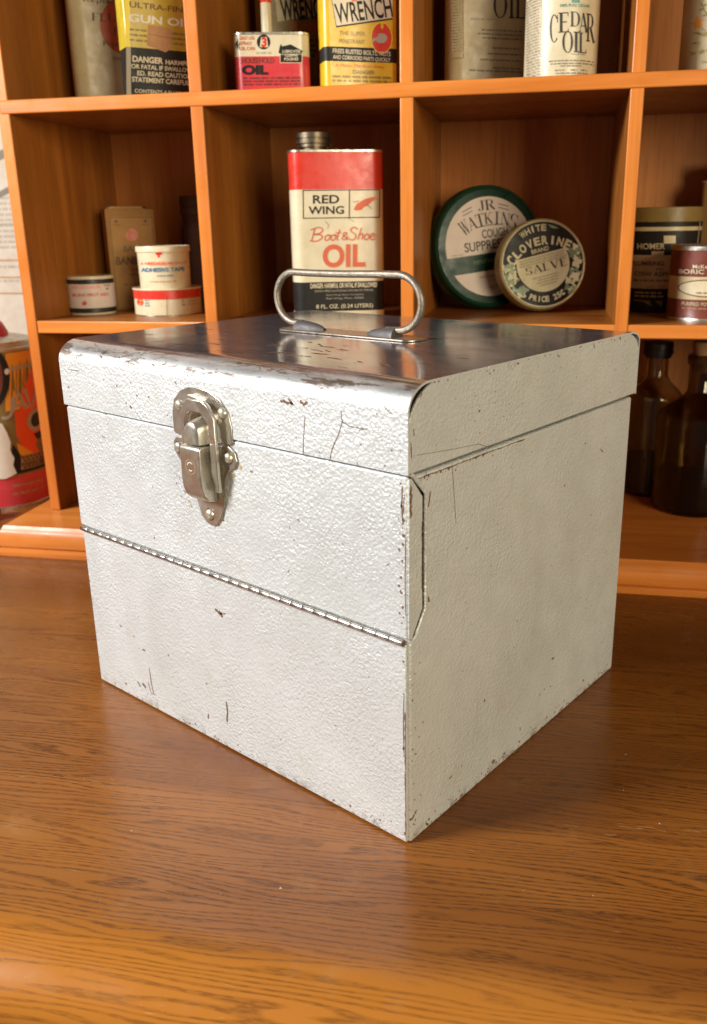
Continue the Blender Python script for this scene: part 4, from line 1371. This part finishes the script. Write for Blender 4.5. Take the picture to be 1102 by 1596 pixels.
c = (262, 470, 263.9, 493.0, .0005956, .0005981)
t_ = thing('tin', 'wide flat cream tin with a red-banded lid under the adhesive tape tin', 'tin', (-.4718, .2375, ZB), .9248)
RB = 54.5 * .0005956
hz = (493 - 450) * .0005981
mb = MB()
mb.lathe([(0, 0, M_tin), (RB * .985, 0, M_tin), (RB * .99, .001, M_cream), (RB * .985, hz - .0100, M_tin), (RB * 1.0, hz - .0098, M_red), (RB, hz - .0018, M_cream), (RB * 1.015, hz - .0014, M_cream), (RB * 1.01, hz, M_cream), (RB * .97, hz - .0006, M_cream), (0, hz - .0006, M_cream)], 64, (0, RB))
mb.build('body', t_, smooth=35)
flat_h = hz
a = cyl_art(262, 470, 263.9, 493.0, 54.5, RB, .0005981)
a.line([(260, 461), (260.5, 491)], .9, M_brown)
a.ring(218, 471, 5, 5.5, 1.8, M_orred); a.ell(218, 471, 2.2, 2.4, M_orred, n=12)
for k, y in enumerate((468, 472, 476)): a.micro(226, 233, y, 2.2, M_blue, k)
for k, y in enumerate((466, 471, 476)):
    a.micro(284, 289, y, 2.4, M_grey, k); a.micro(293, 308, y, 2.2, M_greyl, k + 4)
a.done(t_)
flat_centre = Vector((-.4718, .2375, 0)) + Matrix.Rotation(.9248, 3, 'Z') @ Vector((0, RB, 0))

t_ = thing('tin', 'cream adhesive tape tin with red cross and blue lettering, on a flat tin', 'tin', (0, 0, 0), .9233)
RB = 41.5 * .0005926
hz = (446.5 - 380) * .0005889
loc = flat_centre - Matrix.Rotation(.9233, 3, 'Z') @ Vector((.0008, RB + .004, 0))
t_.location = (loc.x, loc.y, ZB + flat_h - .0005)
mb = MB()
mb.lathe([(0, 0, M_cream), (RB * .97, 0, M_cream), (RB * .975, .001, M_cream), (RB, hz - .0055, M_cream), (RB * 1.045, hz - .0052, M_cream), (RB * 1.05, hz - .0012, M_cream), (RB * 1.03, hz, M_cream), (RB * .98, hz - .001, M_cream), (0, hz - .001, M_cream)], 56, (0, RB))
mb.build('body', t_, smooth=35)
a = cyl_art(260, 420, 261.5, 446.5, 42.5, RB, .0005889)
a.rect(249.5, 386, 253, 397, M_red, 2); a.rect(246.5, 389.5, 256.5, 393.2, M_red, 2)
a.text('A RED CROSS PRODUCT', 222, 404.5, 297, 408.5, M_redb, bold=.0)
a.text('RED CROSS', 234, 404, 273, 409, M_orred, bold=.02)
a.text('ADHESIVE TAPE', 222.5, 413, 292, 419.5, M_blue, bold=.03)
a.micro(248, 273, 425.5, 2.2, M_blue, 5); a.micro(236, 280, 434.5, 2.0, M_sticker, 6)
a.done(t_)

t_ = thing('bottle', 'plain dark brown bottle in shadow behind the adhesive tape tin', 'bottle', W(-.3105, .2165, ZB), .9)
mb = MB()
mb.lathe([(0, 0, M_bakel), (.0155, 0, M_bakel), (.0165, .002, M_bakel), (.0165, .078, M_bakel), (.0145, .085, M_bakel), (.0135, .088, M_bakel), (0, .088, M_bakel)], 40)
mb.build('body', t_, smooth=40)
screw_cap(t_, 0, 0, .088, .0158, .024, M_bakel)

# ---- middle row, second cell: boot oil
c = (528, 350, 531.9, 497.5, .0005638, .0005356)
t_ = thing('oil_can', 'red and cream boot oil can with ribbed cap behind the box handle', 'can', (-.3125, .3061, ZB), .8393)
Z = lambda y: (497.5 - y) * .0005356
tin_body(t_, .0815, .034, .0105, [(0, M_cream), (Z(484), M_black), (Z(436), M_cream), (Z(291), M_red), (Z(231.5), M_red)])
mb = MB()
mb.lathe([(.0115, Z(232.5), M_capmetal), (.0115, Z(224), M_capmetal)], 32, (-.018, .017))
mb.build('neck', t_, smooth=40)
screw_cap(t_, -.018, .017, Z(226), .0150, .0122, M_capmetal)
a = flat_art(*c)
a.frame(472.5, 291.5, 592.5, 335.5, 1.4, M_black); a.rect(543.5, 293, 545, 334, M_black, 1)
a.text('RED', 488, 299.5, 528.5, 312.5, M_black, bold=.02)
a.text('WING', 481, 316.5, 536, 329, M_black, bold=.02)
a.poly([(551, 322), (556, 313), (569, 306), (587, 302), (582, 308), (577, 312), (573, 316), (566, 319), (563, 323), (555, 324)], M_redb)
a.line([(572, 315), (579, 321)], .9, M_brown); a.line([(550, 311), (560, 309)], .8, M_brown)
def zz(pts): return [(330 + x / 3.149, 180 + y / 3.149) for x, y in pts]
for st_ in ([(505, 540), (490, 598)], [(485, 545), (525, 533), (545, 545), (530, 562), (502, 567), (535, 570), (540, 585), (515, 600), (480, 598)],
            [(570, 570), (556, 580), (558, 597), (572, 594), (580, 578), (570, 570), (588, 574)], [(598, 570), (586, 580), (588, 597), (601, 594), (608, 578), (598, 570), (614, 574)],
            [(628, 545), (614, 590), (622, 596)], [(608, 562), (634, 560)],
            [(668, 596), (645, 572), (652, 560), (662, 566), (640, 585), (645, 596), (660, 592), (668, 578)],
            [(715, 545), (700, 534), (682, 545), (690, 560), (705, 570), (705, 588), (690, 598), (672, 590)],
            [(735, 538), (717, 597)], [(722, 578), (738, 566), (742, 576), (736, 597)],
            [(765, 568), (750, 578), (752, 596), (764, 595), (773, 580), (765, 568)], [(779, 586), (799, 576), (793, 566), (781, 574), (778, 590), (788, 598), (804, 590)]):
    a.line(zz(st_), 1.9, M_redb, True)
a.text('OIL', 502.5, 376, 570, 413, M_redb, bold=.032)
a.text('DANGER: HARMFUL OR FATAL IF SWALLOWED', 483, 438, 589, 446, M_cream, bold=.02)
a.text('READ PRECAUTIONS ON BACK PANEL', 490, 449, 584, 452, M_greyl)
a.text('Red Wing Shoe Company', 508, 456, 568, 459, M_greyl)
a.text('Red Wing, Minn. 55066', 508, 461.5, 568, 465, M_greyl)
a.text('8 FL. OZ. (0.24 LITERS)', 492, 472.5, 583, 481, M_cream, bold=.005)
a.line([(507, 340), (512, 346), (510, 352)], .8, M_grey); a.line([(543, 336), (552, 341)], .7, M_grey)
a.done(t_)

# ---- middle row, third cell: two round flat tins on edge
def round_tin(name, label, cx, cy, rot, tau, RR, T, mats):
    """a flat round tin standing on its edge, face towards local -y"""
    side_m, face_m, rim_m = mats
    st, ct = math.sin(tau), math.cos(tau)
    back = Vector((-math.sin(rot), math.cos(rot), 0))
    p = Vector((cx, cy, 0)) - back * RR * st
    t0 = thing(name, label, 'tin', (p.x, p.y, ZB + T * st + .0001), (-tau, 0, rot))
    mb = MB()
    prof = [(0, T, side_m), (RR * .985, T, side_m), (RR, T - .001, side_m), (RR, T * .52, rim_m), (RR * .985, T * .48, side_m), (RR * .985, .0025, side_m), (RR * .975, .0008, rim_m), (RR * .955, 0, rim_m), (RR * .935, .0004, face_m), (RR * .92, .0011, face_m), (RR * .90, .0009, face_m), (0, .0006, face_m)]
    n = 72
    for k in range(len(prof) - 1):
        r0, y0, m = prof[k]; r1, y1 = prof[k + 1][:2]
        v, f = [], []
        for i in range(n):
            an = 2 * PI * i / n
            v += [(r0 * math.cos(an), y0, RR + r0 * math.sin(an)), (r1 * math.cos(an), y1, RR + r1 * math.sin(an))]
        for i in range(n):
            j = (i + 1) % n
            f.append((2 * i, 2 * j, 2 * j + 1, 2 * i + 1))
        mb.add(v, f, m)
    mb.build('body', t0, smooth=35)
    return t0, Art(lambda x, y, k: (x * RR, .0006 - EPS * k, RR - y * RR))
t_, a = round_tin('salve_tin', 'large round dark green tin with white label leaning behind a smaller tin', -.2462, .4473, 1.02, R(7), .0575, .019, (M_green, M_green, M_green))
_fw = a.fn
c5, s5 = math.cos(R(6)), math.sin(R(6))
a.fn = lambda x, y, k: _fw(x * c5 + y * s5, -x * s5 + y * c5, k)
def seg(art, r, y0, mat, up=True, x=0, yc=0, slope=0.0):
    """circle segment above/below the chord y0 (y down)"""
    a0 = math.asin(max(-1, min(1, y0 / r)))
    pts = []
    n = 32
    lo, hi = (a0, PI - a0) if not up else (PI - a0, 2 * PI + a0)
    for i in range(n + 1):
        q_ = lo + (hi - lo) * i / n
        pts.append((x + r * math.cos(q_), yc + r * math.sin(q_)))
    art.poly(pts, mat)
seg(a, .80, .10, M_tinpink, True)
seg(a, .80, .38, M_tinpink, False)
a.text('JR', -.13, -.745, .19, -.575, M_ink, serif=True)
a.arctext('WATKINS', .03, .62, 1.07, 114.5, 65, .21, .155, M_ink, serif=True, hs=[1.15, 1.0, .95, .9, .95, 1.0, 1.15])
a.line([(-.22, -.325), (.05, -.345), (.30, -.325)], .012, M_ink)
for k, sx in enumerate((-1, 1)):
    a.line([(sx * .24, -.66), (sx * .42, -.60)], .012, M_ink); a.line([(sx * .24, -.60), (sx * .42, -.54)], .012, M_ink)
a.text('COUGH', -.12, -.28, .36, -.145, M_ink, bold=.012)
a.text('SUPPRESSANT', -.46, -.11, .66, .04, M_ink, bold=.012)
a.micro(-.70, -.50, .065, .022, M_greyl, 2)
a.text('MENTHOL RUB', -.33, .19, .32, .255, M_greenl)
a.micro(-.25, .40, .47, .03, M_grey, 1); a.micro(-.1, .3, .53, .02, M_greyl, 8)
a.text('NET WT', -.1, .62, .25, .69, M_grey)
a.done(t_)

t_, a = round_tin('salve_tin', 'small round cream and black salve tin leaning against the green tin', -.191, .4514, .80, R(9), .0418, .017, (M_salved, M_salve, M_salved))
ROT = 13
_f0 = a.fn
cr_, sr_ = math.cos(R(ROT)), math.sin(R(ROT))
a.fn = lambda x, y, k: _f0(x * cr_ + y * sr_, -x * sr_ + y * cr_, k)
a.ell(0, 0, .91, .91, M_black, n=64)
rnd = random.Random(4)
for lo, hi, n_ in ((168, 224, 54), (-58, 14, 60)):
    for k in range(n_):
        an, rr = R(rnd.uniform(lo, hi)), rnd.uniform(.66, .88)
        x, y, s_ = rr * math.cos(an), -rr * math.sin(an), rnd.uniform(.03, .075)
        ph = rnd.uniform(0, 6)
        m_ = M_salve if rnd.random() < .52 else M_greenl
        a.poly([(x + s_ * (1 + .35 * math.cos(3 * q_ + ph)) * math.cos(q_) * .9, y + s_ * (1 + .35 * math.cos(3 * q_ + ph)) * math.sin(q_) * .9) for q_ in [2 * PI * i / 14 for i in range(14)]], m_)
seg(a, .60, -.22, M_salve, False)
a.arctext('WHITE', 0, .0, .78, 113, 76, .14, .115, M_salve, bold=.03)
a.arctext('CLOVERINE', .0, .48, .98, 133, 50, .20, .145, M_salve, bold=.04, hs=[1.3, 1, .95, .95, .9, .95, .95, .95, 1.1])
a.poly([(.30, -.80), (.42, -.74), (.52, -.66), (.40, -.68), (.34, -.72)], M_greenl)
a.text('BRAND', -.2, -.355, .2, -.26, M_salve, bold=.02)
a.text('SALVE', -.42, -.02, .52, .16, M_ink, serif=True)
for k, (x0_, x1_, y) in enumerate(((-.52, .52, -.165), (-.52, .52, -.11), (-.54, .54, -.055), (-.30, .30, .26), (-.2, .28, .32), (-.24, .25, .38), (-.18, .2, .44))):
    a.micro(x0_, x1_, y, .026, M_grey, k)
a.arctext('PRICE 25c', 0, 0, .76, 236, 292, .13, .085, M_salve, bold=.04, inside=True)
a.ring(0, 0, .93, .93, .02, M_salved, 64)
a.done(t_)

# ---- middle row, right cell
c = (1027, 400, 1020.0, 487.6, .0005528, .0005586)
t_ = thing('canister', 'dark lettered canister with tan lid, half hidden by the maroon tin', 'canister', (-.1000, .5022, ZB), .3896)
Z = lambda y: (487.6 - y) * .0005586
RB = 62 * .0005528
mb = MB()
mb.lathe([(0, 0, M_tin), (RB * .99, 0, M_black), (RB, .002, M_black), (RB, Z(449), M_creamd), (RB, Z(396), M_black), (RB, Z(358.5), M_creamd), (RB, Z(352.5), M_black), (RB, Z(345), M_tan), (RB * 1.02, Z(344.5), M_khaki), (RB * 1.02, Z(323), M_khaki), (RB, Z(322), M_khaki), (0, Z(322), M_khaki)], 64, (0, RB))
mb.build('body', t_, smooth=35)
a = cyl_art(1027, 400, 1020.0, 487.6, 62, RB, .0005586)
a.rect(985, 376.5, 1012, 389, M_black, 2)
a.text('HOMER', 990, 377.5, 1034, 387, M_creamd, bold=.02)
a.rect(1013, 390, 1032, 399, M_creamd, 2)
a.rect(1032, 366, 1050, 378, M_creamd, 2)
a.text('PLUMBING', 980, 405.5, 1032, 412.5, M_ink, bold=.015)
a.text('AND', 1019, 416, 1031, 419.5, M_ink)
a.text('CISW ASPH', 985, 422, 1043, 429, M_ink, bold=.01)
a.micro(984, 1040, 436, 3.2, M_ink, 2); a.text('NO. 200', 1004, 443.5, 1034, 448, M_redb)
a.rect(982, 452, 1075, 464, M_black, 2)
for k, y in enumerate((455.5, 461)): a.micro(986, 1030, y, 3, M_creamd, k)
a.poly([(983, 467), (1010, 468), (1012, 477), (1006, 474), (1000, 470), (984, 469)], M_khaki)
a.poly([(1018, 468), (1030, 468), (1028, 478), (1022, 472)], M_khaki)
rnd = random.Random(11)
for k in range(16): a.ell(rnd.uniform(990, 1085), rnd.uniform(326, 342), rnd.uniform(.5, 1.3), rnd.uniform(.5, 1.0), M_brown, n=8)
a.line([(1087, 346), (1083, 380)], 1.0, M_greyl)
a.done(t_)

c = (1104, 440, 1098.0, 502.3, .0004928, .0005106)
t_ = thing('tin', 'maroon and tan round tin with oval label in front of the lettered canister', 'tin', (-.0365, .4490, ZB), .3380)
Z = lambda y: (502.3 - y) * .0005106
RB = 65 * .0004928
mb = MB()
mb.lathe([(0, 0, M_tin), (RB * 1.005, 0, M_tin), (RB * 1.01, .002, M_tin), (RB, .0026, M_maroon), (RB, Z(467), M_creamd), (RB, Z(431), M_maroon), (RB, Z(391), M_tin), (RB * 1.012, Z(390), M_tin), (RB * 1.012, Z(384), M_tin), (RB * .97, Z(382), M_tin), (0, Z(382), M_tin)], 64, (0, RB))
mb.build('body', t_, smooth=35)
a = cyl_art(1104, 440, 1098.0, 502.3, 65, RB, .0005106)
a.ell(1104, 449, 49, 14, M_brown, n=48); a.ell(1104, 449, 46.5, 12, M_cream, n=48)
a.text('McKesson', 1080, 412, 1122, 418, M_cream, bold=.01)
a.text('BORIC ACID', 1057, 419.5, 1136, 426.5, M_cream, bold=.015)
a.text('PURIFIED', 1062, 471, 1090, 476.5, M_cream); a.text('POWDER', 1093, 471, 1120, 476.5, M_cream)
a.micro(1062, 1120, 481, 3, M_sticker, 1)
a.micro(1085, 1120, 456, 2.6, M_brown, 2)
a.done(t_)

t_ = thing('bottle', 'tan bottle with a black cap at the right edge, behind the maroon tin', 'bottle', (-.0674, .5610, ZB), .3291)
tin_body(t_, .042, .026, .004, [(0, M_tan), (.03, M_tan), (.115, M_tan)], top=M_tan)
screw_cap(t_, .0, .013, .1145, .0165, .018, M_blackcap)

# ---- bottom row: two dark glass bottles
def glass_bottle(label, loc, RB, h_sh, r_n, h_n, stopper, gm=None):
    gm = gm or M_glass
    t0 = thing('bottle', label, 'bottle', loc, .34)
    ob = [(0, .004), (RB * .55, .002), (RB * .90, 0), (RB, .005), (RB, h_sh)]
    for i in range(1, 11):
        q_ = i / 10
        ob.append((r_n + (RB - r_n) * (1 - q_ * q_ * (3 - 2 * q_)) ** .9, h_sh + (h_n - h_sh) * .45 * q_))
    ob += [(r_n, h_n * .93), (r_n * 1.16, h_n * .94), (r_n * 1.18, h_n * .985), (r_n * 1.08, h_n)]
    th = .0022
    ib = [(max(r - th, .0), z + (th * 1.4 if k < 3 else 0)) for k, (r, z) in enumerate(ob)][::-1]
    mb = MB()
    mb.lathe([(r, z, gm) for r, z in ob + ib], 56)
    mb.build('glass', t0, smooth=45)
    lq = .42 * h_sh
    mb = MB()
    mb.lathe([(0, .0060, M_liquid), (RB * .86, .0058, M_liquid), (RB - th - .0005, .009, M_liquid), (RB - th - .0005, lq, M_liquid), (0, lq, M_liquid)], 48)
    mb.build('liquid', t0, smooth=40)
    mb = MB()
    if stopper == 'cork':
        mb.lathe([(0, h_n - .016, M_cork), (r_n - th - .0004, h_n - .016, M_cork), (r_n - th - .0001, h_n + .0002, M_cork), (r_n * .93, h_n + .010, M_cork), (r_n * .88, h_n + .0115, M_cork), (0, h_n + .0115, M_cork)], 32)
        mb.build('cork', t0, smooth=40)
    else:
        screw_cap(t0, 0, 0, h_n - .012, r_n * 1.28, .015, M_blackcap)
    return t0
p = Vector((-.0484, .4900, 0)) + Matrix.Rotation(.3352, 3, 'Z') @ Vector((0, .0372, 0))
glass_bottle('dark glass bottle with a cork in its neck on the shelf base', (p.x, p.y, Z0 + .0002), .0372, .088, .0118, .148, 'cork')
p = Vector((-.1042, .5255, 0)) + Matrix.Rotation(.3821, 3, 'Z') @ Vector((0, .0270, 0))
glass_bottle('dark glass bottle with a black screw cap beside the metal box', (p.x, p.y, Z0 + .0002), .0265, .098, .0108, .150, 'cap', M_glassc)

# ---- on the table, left of the shelf
t_ = thing('coffee_can', 'large orange and red can with red plastic cap left of the shelf', 'can', (-.6759, .1536, 0), 1.116)
RB = 88 * .0006354
Z = lambda y: (794.7 - y) * .0007039
mb = MB()
mb.lathe([(0, 0, M_tin), (RB * 1.01, 0, M_tin), (RB * 1.01, .003, M_tin), (RB, .0035, M_pink), (RB, Z(742), M_khaki), (RB, Z(552), M_tin), (RB * 1.012, Z(551), M_tin), (RB * 1.012, Z(547), M_tin), (RB * .95, Z(546), M_tin), (RB * .90, Z(538), M_tin), (RB * .62, Z(533), M_tin), (0, Z(533), M_tin)], 72, (0, RB))
mb.build('body', t_, smooth=35)
mb = MB()
mb.lathe([(0, Z(534), M_cap), (.0258, Z(534), M_cap), (.0262, Z(528), M_cap), (.0215, Z(514), M_cap), (.0195, Z(511), M_cap), (0, Z(510), M_cap)], 48, (0, RB))
mb.build('cap', t_, smooth=35)
a = cyl_art(-5, 670, 13.5, 794.7, 88, RB, .0007039)
a.rect(8, 553, 80, 640, M_orange, 12)
a.poly([(52, 580), (70, 560), (80, 600), (74, 660), (58, 700), (40, 690), (28, 652), (36, 610)], M_orred)
a.poly([(22, 640), (38, 645), (52, 690), (64, 712), (54, 712), (36, 700), (26, 680)], M_orred)
a.poly([(26, 690), (54, 712), (62, 714), (48, 722), (30, 708)], M_orange)
a.line([(6, 577), (30, 576), (52, 575)], 5, M_greyl)
a.ell(-18, 590, 33, 46, M_black); a.ell(-20, 590, 24, 40, M_maroon)
a.ell(10, 580, 4, 4.5, M_white, n=12)
a.line([(19, 640), (27, 612), (42, 640)], 6, M_greyl); a.line([(20, 633), (37, 633)], 4.5, M_greyl)
a.line([(2, 648), (10, 650), (18, 642), (19, 620)], 5, M_greyl, True)
a.line([(38, 610), (50, 642), (60, 606)], 6, M_greyl)
a.ring(58, 661, 15, 17, 6, M_greyl); a.ell(58, 661, 9, 11, M_navy)
a.poly([(54, 682), (68, 680), (70, 690), (60, 692)], M_navy)
a.poly([(20, 692), (30, 706), (36, 726), (74, 722), (80, 700), (84, 738), (20, 740), (14, 720)], M_black)
a.rect(33, 712, 80, 734, M_sticker, 8)
for k in range(4):
    for j in range(7): a.rect(34 + j * 6.6 + (k % 2) * 3, 713 + k * 5.2, 39.2 + j * 6.6 + (k % 2) * 3, 717.4 + k * 5.2, M_brown, 2)
a.poly([(-14, 655), (2, 657), (10, 672), (16, 688), (15, 700), (22, 714), (20, 724), (26, 738), (8, 744), (-20, 742), (-24, 700)], M_white)
for k, y in enumerate((757, 770)): a.micro(20, 70, y, 4, M_sticker, k)
a.done(t_)

t_ = thing('knob', 'small dark round knob lying on the table beside the shelf base', 'knob', W(-.518, .095, 0))
mb = MB()
mb.lathe([(0, 0, M_bakel), (.007, 0, M_bakel), (.0105, .004, M_bakel), (.0115, .009, M_bakel), (.0095, .014, M_bakel), (.006, .0165, M_bakel), (0, .017, M_bakel)], 32)
mb.build('body', t_, smooth=50)
